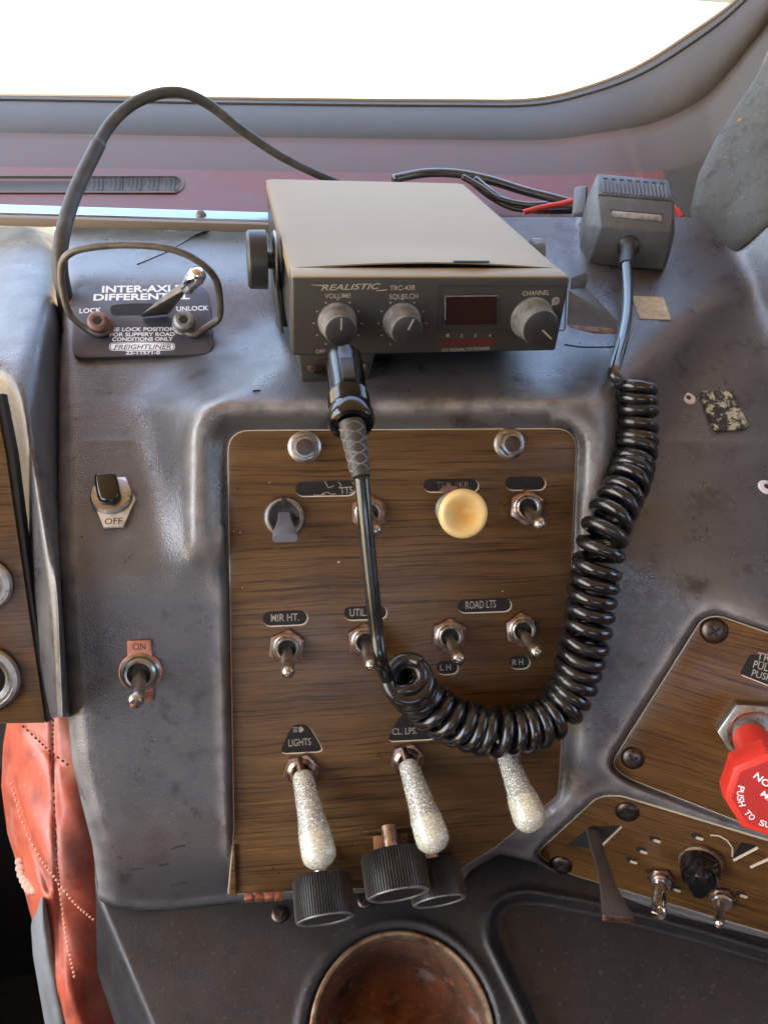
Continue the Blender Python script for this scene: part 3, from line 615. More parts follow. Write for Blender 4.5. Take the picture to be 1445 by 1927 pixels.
# chrome rail with its screws
x0, x1 = CH.hit(-350, 406)[0], CH.hit(1303, 420)[0]; yy, zz = CHP[1] - 4, CHP[2]
rail = thing('chrome_rail', 'long chrome trim rail along the back of the dashboard', 'trim rail', frame((x0, yy, zz), (1, 0, 0), (0, 1, 0), (0, 0, 1)))
g = G(); cs = roundpoly([(-8, -5), (-8, 1.2), (5, 4.0), (5, -5)], [0, .9, .9, 0], 3)
vs = [(x, yy + a, zz + b) for x in (x0, x1) for a, b in cs]; n = len(cs)
g.add(vs, [(k, (k + 1) % n, n + (k + 1) % n, n + k) for k in range(n)] + [tuple(range(n))[::-1], tuple(range(n, 2 * n))]); mk('strip', g, MT['rail'], rail, world=True)
mk('rubber_seat', G().box(x0, yy - 16, zz - 6, x1 - 8, yy - 8.2, zz + .2, .6), MT['gasket_lip'], rail, world=True)
for px in (378, 1032): q = Pt(px, 406 + (px - 378) * .012, CH.off(8).z(px, 406)); mk('screw', G().lathe([(4.4, -2), (4.2, .3), (2.6, 1.8), (0, 2.2)], 14, axframe(q, q * .98)), MT['screw_grey'], rail, world=True)
# ------------------------------------------------------------------ gauge hood on the far left
def left_hood():
    B = spline([(-420, 640, 470), (-120, 668, 440), (0, 692, 420), (38, 735, 408), (60, 845, 396), (86, 1000, 386), (103, 1120, 381), (108, 1230, 380), (112, 1350, 380)], 60)
    O = spline([(-420, 425, 600), (-60, 428, 585), (60, 432, 570), (112, 520, 520), (114, 700, 482), (114, 900, 446), (117, 1100, 412), (124, 1230, 408), (132, 1350, 408)], 60)
    I = spline([(-420, 720, 490), (-120, 735, 462), (-30, 770, 446), (6, 830, 430), (28, 940, 418), (52, 1090, 406), (72, 1220, 402), (85, 1300, 402), (96, 1352, 402)], 60)
    b, o, i = (np.array([Pt(*p) for p in q]) for q in (B, O, I)); rows = [o + (o - b) * .05 + np.array([0, 40, -10.])]
    for k in range(15):
        t = k / 14; p = o * (1 - t) + b * t; rows.append(p - (p / np.linalg.norm(p, axis=1)[:, None]) * 16 * np.sin(math.pi * t ** .8)[..., None] if False else p - p / np.linalg.norm(p, axis=1)[:, None] * (15 * math.sin(math.pi * t ** .9)))
    for k in range(1, 9):
        t = k / 8; p = b * (1 - t) + i * t; rows.append(p - p / np.linalg.norm(p, axis=1)[:, None] * (3.5 * math.sin(math.pi * t ** .5) * (1 - t)))
    rows.append(i + i * .03)
    return rows
hood = thing('gauge_hood', 'grey grained vinyl hood curving over the gauge panel left of the dashboard', 'gauge hood', frame(Pt(112, 1000, 420), PF.x, PF.y, PF.n))
mk('shell', G().grid(left_hood()), MT['vinyl'], hood, world=True, sharp=180)
PG = Plane(Pt(60, 1250, 400), 60)
gp = thing('gauge_board', 'wood grain gauge board at the left edge under the curved hood', 'gauge board', pframe(PG, 40, 1200))
gpoly = roundpoly([(-260, 700), (-12, 740), (10, 850), (85, 1361), (-260, 1366)], [0, 8, 8, 3, 0], 3)
mk('board', G().prism(loc2(FR[gp.name], PG, gpoly), -2, 0, .3), MT['wood'], gp)
mk('side', G().prism(loc2(FR[gp.name], PG, [(-12, 742), (2, 740), (24, 850), (60, 1130), (97, 1356), (85, 1363), (10, 850)]), -9, -1.2, .3), MT['slot_dark'], gp)
for nm, cy_, r in (('gauge_bezel', 1278, 18), ('gauge_bezel', 1100, 14)):
    c = loc2(FR[gp.name], PG, [(-26, cy_)])[0]
    bz = mk(nm, G().lathe([(r, 0), (r, 3), (r - 1.2, 4.2), (r - 3, 4.4), (r - 3.6, 3), (r - 5, 3), (r - 6, 4), (r - 8, 1.5)], 40, T3(*c), cap=False), MT['zinc'], gp)
    mk('gauge_glass', G().lathe([(r - 7.5, 1.4), (0, 1.8)], 32, T3(*c)), MT['plastic_gloss'], bz)
# ------------------------------------------------------------------ seat beyond the dash end
def seat_z(x, y): return 560 + (y - 1400) * -.10 + ((x - 110) / 110) ** 2 * 40
SE_L = curve_x([(18, 1330), (6, 1400), (2, 1480), (14, 1570), (36, 1640), (62, 1740), (90, 1830), (118, 1930), (150, 2050)])
SE_R = curve_x([(150, 1330), (160, 1500), (200, 1640), (215, 1800), (250, 1930), (290, 2050)])
rows = []
for y in np.linspace(1325, 2050, 90):
    a, b = SE_L(y), SE_R(y); row = [Pt(a + 2, y, seat_z(a, y) + 70)]
    for t in np.linspace(0, 1, 34):
        x = a + (b - a) * t; z = seat_z(x, y) + 26 * (1 - math.sqrt(max(1 - (1 - min(t / .3, 1)) ** 2, 0)))
        s1 = 100 + (y - 1380) * .03; z += 3.0 * math.exp(-((x - s1) / 5) ** 2)               # seams sink in
        s2 = 20 + (y - 1460) * .33; z += 3.2 * math.exp(-((x - s2) / 6) ** 2) * (1460 < y < 1680)
        s3 = 40 + (y - 1365) * 1.0; z += 2.2 * math.exp(-((x - s3) / 6) ** 2) * (y < 1440)
        z += 2.0 * math.sin(y * .021 + x * .03) + 1.2 * math.sin(y * .05 - x * .06)
        row.append(Pt(x, y, z))
    rows.append(row)
seat = thing('leather_seat', 'worn red leather seat bolster showing left of the dashboard end', 'seat', frame(Pt(110, 1700, 560), PF.x, PF.y, PF.n))
mk('cushion', G().grid(rows), MT['leather'], seat, world=True, sharp=180)
def stitches(pts, n, m, r=.75, ln=2.6):
    q = spline(pts, n * 3); g = G()
    for i in range(1, n * 3 - 1, 3):
        (xa, ya), (xb, yb) = q[i], q[i + 1]; za = seat_z(xa, ya) - 3.5; g.tube([Pt(xa, ya, za), Pt((xa + xb) / 2, (ya + yb) / 2, za - .6), Pt(xb, yb, za)], r, 5)
    tag(mk('stitching', g, MT[m], seat, world=True), kind='stuff')
stitches([(100, 1352), (99, 1420), (102, 1520), (106, 1610), (112, 1670)], 30, 'stitch')
stitches([(40, 1364), (70, 1392), (95, 1415), (128, 1440)], 12, 'stitch')
stitches([(20, 1470), (40, 1540), (72, 1610), (105, 1655), (140, 1700), (176, 1732)], 34, 'stitch_pale', .8)
stitches([(112, 1670), (124, 1760), (140, 1840)], 20, 'stitch_pale', .8)
g = G()
for (x, y, r) in ((36, 1622, 3), (38, 1634, 3.4), (40, 1646, 3.2), (45, 1656, 3.4), (52, 1664, 4.4), (58, 1672, 4.4), (64, 1676, 3)):
    q = Pt(x, y, seat_z(x, y) + 4); g.lathe([(r, -2), (r * .8, 1), (0, 1.6)], 8, axframe(q, q * .98))
mk('torn_patch', g, MT['foam'], seat, world=True)
rows = []
for y in np.linspace(1690, 2050, 40):
    a = np.interp(y, [1690, 1740, 1800, 1927, 2050], [76, 58, 62, 84, 130]); b = np.interp(y, [1690, 1740, 1927, 2050], [84, 102, 140, 180])
    rows.append([Pt(a + (b - a) * t, y, 520 + 16 * (2 * t - 1) ** 2 + 18 * (abs(2 * t - 1) ** 6)) for t in np.linspace(0, 1, 16)])
mk('side_trim', G().grid(rows), MT['seat_trim'], seat, world=True, sharp=180)
# ------------------------------------------------------------------ main switch panel
FP = pframe(PP, 760, 1240)
panel = thing('switch_panel', 'tall walnut grain switch panel with rounded top corners in the dashboard bezel', 'switch panel', FP)
pl2 = loc2(FP, PP, PANEL)
mk('board', G().prism(pl2, -2.4, 0, .25), MT['wood'], panel)
mk('board_edge', G().prism(inset(ccw(pl2), -.55), -2.2, -.5, .15), MT['acrylic_edge'], panel)
mk('bottom_lip', G().prism(loc2(FP, PP, [(431, 1684), (438, 1590), (442, 1588), (446, 1682)]), -2, 2.6, .6), MT['wood'], panel)
def bolt(px, py):
    c = loc2(FP, PP, [(px, py)])[0]; m = T3(*c) @ RZ(random.uniform(0, 60)); g = G()
    g.lathe([(9.0, 0), (9.0, .8), (7.8, 1.8), (6.5, 2.0)], 28, m); g.prism(circle(6.9, 6), 1.5, 6.5, .8, m); mk('hex_bolt', g, MT['zinc'], panel)
    b = G().lathe([(4.6, 6.52), (4.2, 6.55), (0, 6.6)], 18, m); mk('bolt_recess', b, MT['steel_dark'], panel)
bolt(573, 841); bolt(958, 835)
def tilted(cx, cy, w, h, rot, kind='stadium'):
    if kind == 'stadium': base = stadium(-w / 2, -h / 2, w / 2, h / 2)
    else: base = roundpoly([(-w / 2, h / 2), (-w * .18, -h / 2), (w * .18, -h / 2), (w / 2, h / 2)], [14, 12, 12, 14], 4)
    c, s = math.cos(R(rot)), math.sin(R(rot)); return [(cx + x * c - y * s, cy + x * s + y * c) for x, y in base]
MT['print_worn'] = mat('rubbed_print', lin(104, 96, 86), .6, noise=[(500, lin(44, 38, 33), .5, .6)])
def label(cx, cy, w, h, rot, texts, kind='stadium', extra=None):
    px = tilted(cx, cy, w, h, rot, kind); pe = tilted(cx + 1.6, cy + 1.6, w + 1.2, h + 1.2, rot, kind)
    lw = mk('label_window', G().prism(loc2(FP, PP, px), -.3, .16), MT['plate_black'], panel)
    mk('window_edge', G().prism(loc2(FP, PP, pe), -.3, .09), MT['acrylic_edge'], lw)  # pale rim shifted down-right paints the highlight on the bevelled edge
    if texts:
        g = G()
        for (b, a, e, hp) in texts: ptext(g, FP, PP, b, a, e, hp, z=.2, bold=.004)
        mk('lettering', g, MT['print_worn' if extra is scratch2 else 'print'], lw)
    if extra: extra(lw)
def scratch1(lw):
    g = G(); ptext(g, FP, PP, 'TTS', (640, 930), (664, 928), 13, z=.2, bold=.003)
    for pts in ([(606, 929), (616, 926), (624, 930), (632, 929)], [(611, 906), (618, 918), (628, 914)], [(636, 907), (642, 912), (638, 918)], [(590, 931), (600, 932), (612, 930)]):
        g.tube([(*q, .22) for q in loc2(FP, PP, pts)], .22, 4)
    mk('worn_lettering', g, MT['print'], lw)
def scratch2(lw):
    g = G()
    for pl_ in ([(826, 922), (846, 908), (850, 916), (858, 926), (838, 930)], [(846, 914), (861, 916), (860, 934), (848, 934)]):
        g.prism(loc2(FP, PP, pl_), .1, .24)
    mk('scraped_patch', g, MT['screw_brown'], lw)
label(612, 919, 112, 27, -1, None, extra=scratch1)
label(848, 913, 103, 24, 0, [('TLR  PKR', (822, 919), (882, 918), 12)], extra=scratch2)
label(988, 909, 75, 25, 0, None)
label(536, 1163, 84, 27, -2.5, [('MIR HT.', (510, 1170), (563, 1168), 14)])
label(687, 1153, 80, 25, -2, [('UTIL.', (658, 1160), (690, 1159), 14)])
label(911, 1139, 100, 25, -2, [('ROAD LTS', (876, 1146), (933, 1143), 14)])
label(841, 1256, 40, 25, -2, [('L H', (828, 1262), (848, 1261), 11)])
label(977, 1246, 38, 24, -2, [('R H', (964, 1252), (984, 1251), 11)])
def lamp(lw):
    g = G(); c = loc2(FP, PP, [(566, 1373)])[0]; g.prism([(c[0] - 1, c[1] - 1.6), (c[0] + .4, c[1] - 1.6), (c[0] + 1.7, c[1]), (c[0] + .4, c[1] + 1.6), (c[0] - 1, c[1] + 1.6)], .1, .26)
    for k in range(4): g.box(c[0] - 4.4, c[1] + 1.2 - k * .85, .1, c[0] - 1.8, c[1] + 1.55 - k * .85, .26)
    mk('headlamp_symbol', g, MT['print'], lw)
label(566, 1390, 84, 52, -3, [('LIGHTS', (543, 1405), (585, 1402), 13)], 'trap', lamp)
label(772, 1368, 92, 50, -3, [('CL. LPS.', (738, 1383), (784, 1381), 12)], 'trap')
g = G()                                                            # pinholes and specks on the laminate
for (x, y, r) in ((637, 1058, .7), (507, 908, .35), (440, 1000, .35), (452, 1002, .35), (456, 1106, .3), (806, 1486, .3), (946, 1113, .4)):
    c = loc2(FP, PP, [(x, y)])[0]; g.lathe([(r, -.1), (r * .8, .12), (0, .14)], 8, T3(*c))
tag(mk('speck', g, MT['acrylic_edge'], panel), kind='stuff')
# ------------------------------------------------------------------ toggle switches
HOLE = lambda m=None: G().lathe([(5.0, 3.4), (4.6, 3.0), (0, 2.6)], 22, m)
def make_toggle(px, py, label, rot=0):
    t = thing('toggle_switch', label, 'toggle switch', pframe(PP, px, py, 0, rot), 'small metal toggle switches on the wood panel')
    mk('nut', G().prism(circle(10.6, 6, .4), 0, 3.2, .7), MT['nut'], t)
    mk('bushing', G().lathe([(8.0, 3), (8.0, 4.0), (7.4, 4.6), (6.8, 4.2), (6.6, 5.2), (6.0, 5.8), (5.2, 5.6), (5.0, 3.0)], 28, cap=False), MT['nickel'], t)
    mk('throat', HOLE(), MT['slot_dark'], t)
    lv = RX(17) @ T3(0, 0, 2)
    mk('lever', G().lathe([(2.7, 0), (2.9, 6), (3.3, 16), (3.7, 21.5), (3.5, 23.4), (2.6, 24.8), (1.3, 25.5), (0, 25.7)], 20, lv), MT['nickel'], t)
    return t
t0 = make_toggle(540, 1217, 'small toggle switch below the MIR HT label')
for px, py, lb, rot in ((686, 1205, 'small toggle switch below the UTIL label, half behind the cord', 20), (843, 1195, 'small toggle switch with the L H label under it', 8), (979, 1184, 'small toggle switch with the R H label under it', 33),
                        (693, 964, 'small toggle switch behind the straight black cord in the top row', 14), (988, 954, 'small toggle switch right of the cream pull knob', 5)):
    dup(t0, pframe(PP, px, py, 0, rot * .35), lb)
# grey paddle switch
t = thing('paddle_switch', 'grey plastic paddle switch in a round black collar, top left of the panel', 'paddle switch', pframe(PP, 535, 972))
mk('collar', G().lathe([(11.3, 0), (11.3, 1.6), (10.6, 3.2), (9.2, 3.6), (8.4, 3.0), (8.2, .8)], 36, cap=False), MT['zinc'], t)
mk('collar_insert', G().lathe([(9.0, 1), (9.0, 2.6), (6.4, 2.2), (4.5, 1.0), (0, .6)], 30), MT['plastic_black'], t)
mk('collar_notch', G().box(-1.3, 6.2, 1.5, 1.3, 10.8, 4.0, .3), MT['slot_dark'], t)
A = []
for k, (z, w_, d) in enumerate(((1, 3.2, 3.2), (4, 3.2, 2.8), (8, 3.6, 3.0), (14, 4.6, 2.6), (21, 6.0, 2.3), (24.6, 6.4, 2.4), (26, 6.1, 2.1))):
    A.append([(a * w_, b * d, z) for a, b in ((-1, -.7), (-.8, -1), (.8, -1), (1, -.7), (1, .7), (.8, 1), (-.8, 1), (-1, .7))])
g = G(); vs = [p for r in A for p in r]; fs = [(i * 8 + k, i * 8 + (k + 1) % 8, i * 8 + 8 + (k + 1) % 8, i * 8 + 8 + k) for i in range(len(A) - 1) for k in range(8)] + [tuple((len(A) - 1) * 8 + k for k in range(8))]
g.add(vs, fs, RX(20)); mk('paddle', g, MT['plastic_grey'], t)
# cream pull knob
t = thing('pull_knob', 'round cream plastic pull knob on the wood panel under a scraped label', 'pull knob', pframe(PP, 850, 958))
mk('collar', G().lathe([(9.6, 0), (9.6, 2.4), (8.8, 3.2), (6, 3.2), (5.8, 2)], 30, cap=False), MT['screw_grey'], t)
mk('stem', G().lathe([(4.2, 0), (4.2, 24)], 20), MT['zinc'], t)
mk('knob', G().lathe([(5, 17), (8, 18.5), (12.3, 22), (13.3, 25), (13.1, 27.4), (12.2, 28.8), (11.0, 29.3), (9.4, 29.0), (7.4, 28.2), (5, 27.4), (2.5, 27.0), (0, 26.9)], 56, cap=False), MT['cream'], t)
# glitter levers
def glit(px, py, tx, ty, label):
    fr = pframe(PP, px, py); t = thing('glitter_lever', label, 'switch lever', fr, 'long silver glitter switch levers')
    mk('nut', G().prism(circle(10.6, 6, .2), 0, 3.2, .7), MT['nut'], t)
    mk('bushing', G().lathe([(8.0, 3), (8.0, 4.0), (7.2, 4.8), (6.4, 5.6), (5.4, 5.4), (5.0, 3.0)], 28, cap=False), MT['nut'], t)
    mk('throat', HOLE(), MT['steel_dark'], t)
    p0 = PP.off(7).hit(px + (tx - px) * .03, py + (ty - py) * .03); p1 = PP.off(40).hit(tx, ty); L = np.linalg.norm(p1 - p0)
    d = np.linalg.inv(fr) @ axframe(p0, p1)
    mk('stem', G().lathe([(2.8, -8), (2.8, 3)], 16, d), MT['steel_dark'], t)
    mk('handle', G().lathe([(0, 0), (4.6, .3), (5.5, 1.5), (5.9, 4), (7.5, L * .55), (8.8, L - 14)], 40, d, cap=False), MT['glitter'], t)
    mk('handle_tip', G().lathe([(8.8, L - 14), (9.1, L - 8), (9.2, L - 4), (8.7, L - 1), (7, L + 1.2), (5, L + 2.7), (2.5, L + 3.5), (0, L + 3.8)], 40, d, cap=False), MT['glitter_tip'], t)
glit(567, 1449, 603, 1622, 'silver glitter lever below the LIGHTS label')
glit(765, 1429, 818, 1592, 'silver glitter lever below the CL LPS label, middle of the three')
glit(950, 1414, 1001, 1552, 'silver glitter lever hanging out below the coiled cord')
# ribbed knobs under the panel
def ribbed(px, py, z, rad, L, label, dx=.05):
    p0 = Pt(px, py, z); a = nrm((dx, -.955, -.28)); fr = axframe(p0, p0 + a)
    t = thing('ribbed_knob', label, 'knob', fr, 'black ribbed knobs below the wood panel')
    n = 204
    mk('grip', G().lathe([(rad * .7, 0), (rad * .97, .6), (rad, 1.6), (rad, L - 1.6), (rad * .97, L - .4)], n, cap=True, rfun=lambda k, r, z: (1 if k % 3 else .945) if r > rad * .96 else 1), MT['plastic_black'], t)
    mk('end_cap', G().lathe([(rad * .95, L - .8), (rad * .93, L + .2), (rad * .8, L + .1), (rad * .78, L - .6), (0, L - .5)], 48), MT['screw_grey'], t)
    mk('shaft', G().lathe([(4.5, -14), (4.5, 1)], 16), MT['nut'], t)
ribbed(605, 1650, 424, 16.4, 22, 'left black ribbed knob of three, under the LIGHTS lever')
ribbed(738, 1604, 428, 18.0, 22.5, 'largest black ribbed knob, middle of the three below the panel')
ribbed(814, 1624, 444, 16.0, 21, 'rear black ribbed knob partly behind the middle one')
g = G().hull([tuple(PP.off(d).hit(x, y)) for d in (0, 9) for x, y in ((702, 1574), (733, 1572), (735, 1604), (704, 1606))], .6)
mk('tan_tab', g, MT['orange'], fr=pframe(PP, 718, 1590), world=True, label='small tan plastic tab above the middle ribbed knob', cat='plastic tab')
g = G().hull([tuple(PP.off(d).hit(x, y)) for d in (0, 6) for x, y in ((735, 1572), (766, 1568), (768, 1596), (737, 1600))], .6)
mk('clear_bracket', g, MT['screw_brown'], fr=pframe(PP, 750, 1585), world=True, label='grey metal bracket beside the tan tab under the panel', cat='bracket')
g = G().tube([PP.off(1.2).hit(*q) for q in ((682, 1568), (700, 1565), (740, 1560), (772, 1556))], .8, 6); mk('wire_clip', g, MT['zinc'], fr=pframe(PP, 730, 1562), world=True, label='thin straight wire lying across the panel above the tan tab', cat='wire')
# loose brass terminals under the panel corner
tm = thing('terminal_strip', 'row of small copper terminals showing under the lower left panel corner', 'terminal strip', frame(PQ.hit(490, 1690), PQ.x, PQ.y, PQ.n))
for i, x in enumerate((468, 487, 506, 524)):
    z = 427; mk('terminal', G().box(-2.2, -2, -2, 2.2, 2, 2, .4, m=frame(Pt(x, 1690 - i * .8, z), PQ.x, PQ.y, PQ.n) @ RZ(random.uniform(-20, 20))), MT['copper'], tm, world=True)
# screws on the shelf
def pscrew(name, pl, px, py, rad, label, m, off=0, group=None, rot=20, fr=None):
    fr = fr if fr is not None else pframe(pl, px, py, off, rot); t = thing(name, label, 'screw', fr, group)
    mk('head', G().lathe([(rad, -.6), (rad, .3), (rad * .93, rad * .17), (rad * .72, rad * .29), (rad * .4, rad * .35), (0, rad * .36)], 28), MT[m], t)
    h = rad * .3; g = G().box(-rad * .5, -rad * .11, h * .6, rad * .5, rad * .11, h * 1.24); g.box(-rad * .11, -rad * .5, h * .6, rad * .11, -rad * .111, h * 1.24); g.box(-rad * .11, rad * .111, h * .6, rad * .11, rad * .5, h * 1.24)
    mk('cross_recess', g, MT['slot_dark'], t); return t
pscrew('shelf_screw', PT, 526, 1722, 5.0, 'cross head screw left of the left ribbed knob', 'steel_dark', .8)
pscrew('shelf_screw', PT, 686, 1697, 4.6, 'cross head screw between the left and middle ribbed knobs', 'steel_dark', .8, rot=45)
# ------------------------------------------------------------------ radio
RP0 = Pt(548, 521, 380); PRF = Plane(RP0, 90, -3.3); xr, dr = PRF.x, -PRF.n; W_, H_, D_ = 149.5, 42.5, 213
FB = frame(RP0, xr, dr, np.array([0, 0, 1.]))                     # x right, y back, z up, from the front top left corner
FF = frame(RP0, PRF.x, PRF.y, PRF.n)                              # the face: x right, y up, z out
TOB = np.linalg.inv(FB) @ FF
radio = thing('cb_radio', 'brown black two way radio with champagne top and three knobs on the dash', 'radio', FB)
mk('case', G().box(1, 7, -H_ + 1, W_ - 1, D_, -1.2, 1.2), MT['radio_body'], radio)
g = G(); A = []
for i, y in enumerate(np.concatenate([np.linspace(15.5, 60, 14), np.linspace(70, D_ + 1, 12)])):
    A.append([])
    for k in range(33):
        x = .4 + (W_ - .8) * k / 32; u = k / 32; b = 3.1 * math.sin(math.pi * u ** 1.05) ** 1.0 * math.exp(-((y - 15.5) / 26) ** 2); A[-1].append((x, y, -.3 + b - (.8 if k in (0, 32) else 0)))
A.insert(0, [(p[0], p[1] + .1, p[2] - .8) for p in A[0]]); A = [[(r[0][0], r[0][1], r[0][2] - 6)] + r + [(r[-1][0], r[-1][1], r[-1][2] - 6)] for r in A]
A.append([(p[0], p[1], -10) for p in A[-1]])
cover = mk('top_cover', g.grid(A), MT['radio_top'], radio, sharp=50)
mk('cover_tab', G().box(88, 14.8, 2.6, 108, 17, 3.6, .3), MT['radio_body'], cover)
front = mk('front_panel', G().box(0, 0, -H_, W_, 15, -.6, 1.6, 3), MT['radio_face'], radio)
mk('top_trim', G().box(.6, 1.2, -2, W_ - .6, 15.2, .1, .9, 2), MT['radio_top'], radio)
def f2(pts): return loc2(FF, PRF, pts)
def part(name, g, m, par=radio): return mk(name, g, MT[m], par)
def fp(g2): return G().add(g2.v, g2.f, TOB)
# raised outline round display and channel knob
o = f2(roundpoly([(824, 536), (1067, 537), (1063, 622), (824, 622)], 6, 3)); part('display_outline', fp(G().ring(ccw(o), inset(ccw(o), .5), -.2, .35)), 'radio_body', front)
o = f2([(834, 554), (937, 553), (936, 612), (834, 613)]); part('display_frame', fp(G().ring(ccw(o), inset(ccw(o), .7), -.2, .8)), 'radio_body', front)
part('display_window', fp(G().prism(inset(ccw(o), .6), -.2, .25)), 'display')
part('window_edge', fp(G().prism(f2([(836, 555), (936, 554), (936, 556), (838, 557), (838, 600), (836, 600)]), .3, .9)), 'knob_side', front)
part('signal_strip', fp(G().prism(f2([(826, 638), (930, 636), (930, 649), (826, 651)]), -.2, .12)), 'red_strip')
def P_(b, a, e, h, nm='lettering', **k): g = G(); ptext(g, FF, PRF, b, a, e, h, z=.04, th=.06, **k); part(nm, fp(g), 'print', front)
P_('REALISTIC', (604, 546), (716, 543), 10.5, 'brand_lettering', shear=.32, bold=.012)
for pts in ([(583, 535), (612, 536), (612, 538), (590, 536.5)], [(708, 546), (728, 544), (728, 546), (708, 547.5)]): part('brand_stroke', fp(G().prism(f2(pts), .02, .1)), 'print', front)
P_('TRC-438', (733, 546), (780, 545), 9, bold=.004)
P_('VOLUME', (611, 561), (660, 560), 9, bold=.002); P_('SQUELCH', (732, 562), (786, 561), 9, bold=.002)
P_('CHANNEL', (983, 556), (1033, 554), 8.5, bold=.002); P_('OFF', (594, 664), (611, 664), 6.5, bold=.002)
for i, x in enumerate((840, 866, 892, 919)): P_(str(i + 1), (x, 634), (x + 4, 634), 6, bold=.002)
P_('RX SIGNAL/TX POWER', (832, 661.5), (921, 658), 6, bold=.002, shear=.1)
for (cx, cy, angs) in ((635.5, 608, range(-30, 241, 30)), (757, 608, (-0, 30, 60, 90, 120, 150, 180, 210, 240))):
    g = G()
    for a in angs:
        c = f2([(cx + 45 * math.cos(R(a)), cy - 45 * math.sin(R(a)))])[0]; g.lathe([(.5, .02), (.5, .1)], 8, T3(*c))
    tag(part('dial_dots', fp(g), 'print', front), kind='stuff')
c = f2([(1045, 566)])[0]; part('channel_pointer', fp(G().prism(f2([(1028, 581), (1040, 571), (1041.5, 572.5), (1030, 582.5)]), .02, .1)), 'print', front)
nine = part('channel_mark', fp(G().lathe([(2.3, .02), (2.3, .1), (0, .1)], 20, T3(*c))), 'print', front)
g = G(); ptext(g, FF, PRF, '9', (1042.3, 570.5), (1047.5, 570.5), 9, z=.04, th=.06, bold=.002); part('channel_number', fp(G().add(np.array(g.v) + np.array([0, 0, .1]), g.f)), 'radio_body', front)
def rknob(cx, cy, r0, r1, L, ang, lab):
    c = f2([(cx, cy)])[0]; m = TOB @ T3(*c)
    kb = mk('knob', G().lathe([(r0 + .8, 0), (r0 + .8, 1.2), (r0, 1.8), (r0 - .2, 2.6), (r1 + .35, L - 1), (r1, L)], 96, m, cap=False, rfun=lambda k, r, z: 1 if (k % 2 or z < 2 or z > L - .5) else .965), MT['knob_side'], radio, label=lab)
    mk('knob_cap', G().lathe([(r1, L), (r1 - .6, L + .35), (0, L + .35)], 48, m), MT['plastic_black'], kb)
    mk('pointer', G().box(-.42, r1 * .12, L + .3, .42, r1 * .92, L + .5, m=m @ RZ(ang)), MT['print'], kb)
rknob(634.5, 604, 9.4, 8.0, 14, 0, 'left knob marked VOLUME'); rknob(756, 604, 9.4, 8.0, 14, -22, 'middle knob marked SQUELCH'); rknob(1000, 598, 11.2, 9.8, 15, -130, 'larger right knob marked CHANNEL')
# socket box under the front left corner
sb = part('socket_box', G().hull([(4, 3, -H_ + 1), (46, 3, -H_ + 1), (6, 4, -H_ - 17.5), (43, 4, -H_ - 17.5), (4, 40, -H_ + 1), (46, 40, -H_ + 1), (6, 40, -H_ - 17), (43, 40, -H_ - 17)], .8), 'radio_body')
fl = ccw([(8.5, -7.8), (11, -9.6), (22, -3.8), (26, -3.4), (30, -3.8), (39, -9.4), (41.5, -8), (40.5, -6), (27, -16), (22, -16), (9.5, -6)]); mfl = frame((0, 3.2, -H_ - .5), (1, 0, 0), (0, 0, 1), (0, -1, 0))
g = G().prism([(8, -6.6), (9, -9.6), (12, -10.6), (25, -15), (38, -10.4), (41, -9.2), (41.5, -6.4), (39, -5), (30, -1.4), (25, -.6), (20, -1.4), (11, -5)], 0, .9, .2, mfl); part('socket_flange', g, 'steel_dark', sb)
for x in (10.6, 39.4): part('flange_screw', G().lathe([(2.2, .8), (2.0, 1.9), (0, 2.3)], 14, mfl @ T3(x, -7.6)), 'nut', sb)
# mounting bracket and thumb screws
mb = part('bracket', G().hull([(-2.6, 45, -H_ - 6), (-2.6, 90, -H_ - 18), (-2.6, 95, -20), (-2.6, 118, -16), (-2.6, 150, -H_ + 5), (-.8, 45, -H_ - 6), (-.8, 90, -H_ - 18), (-.8, 95, -20), (-.8, 118, -16), (-.8, 150, -H_ + 5)], .3), 'radio_body')
part('bracket', G().hull([(x, y, z) for x in (W_ + .6, W_ + 2.4) for y, z in ((70, -H_ - 4), (110, -8), (128, -8), (150, -H_ + 5))], .3), 'radio_body')
part('bracket_base', G().box(-2.6, 60, -H_ - 8, W_ + 2.4, 120, -H_ - 5.5, .5), 'radio_body')
mty = lambda x, y, z, s: frame((x, y, z), (0, 1, 0) if s > 0 else (0, -1, 0), (0, 0, 1), (s, 0, 0))
part('washer', G().lathe([(16, 0), (16.5, .8), (15.5, 1.6), (9, 2.2), (6, 2.2)], 36, mty(-2.6, 72, -14, -1)), 'zinc', mb)
part('thumb_screw', G().lathe([(5, 0), (5, 4), (16.4, 4.2), (16.6, 5.2), (16.4, 14), (15, 15.4), (0, 15.8)], 60, mty(-4, 72, -14, -1)), 'plastic_black', mb)
part('thumb_screw', G().lathe([(5, 0), (5, 2), (8.4, 2.2), (8.6, 3), (8.4, 8), (7.4, 9), (0, 9.2)], 40, mty(W_ + 2.4, 72, -9, 1), rfun=lambda k, r, z: .95 if (k % 4 == 0 and r > 8) else 1), 'plastic_grey', mb)
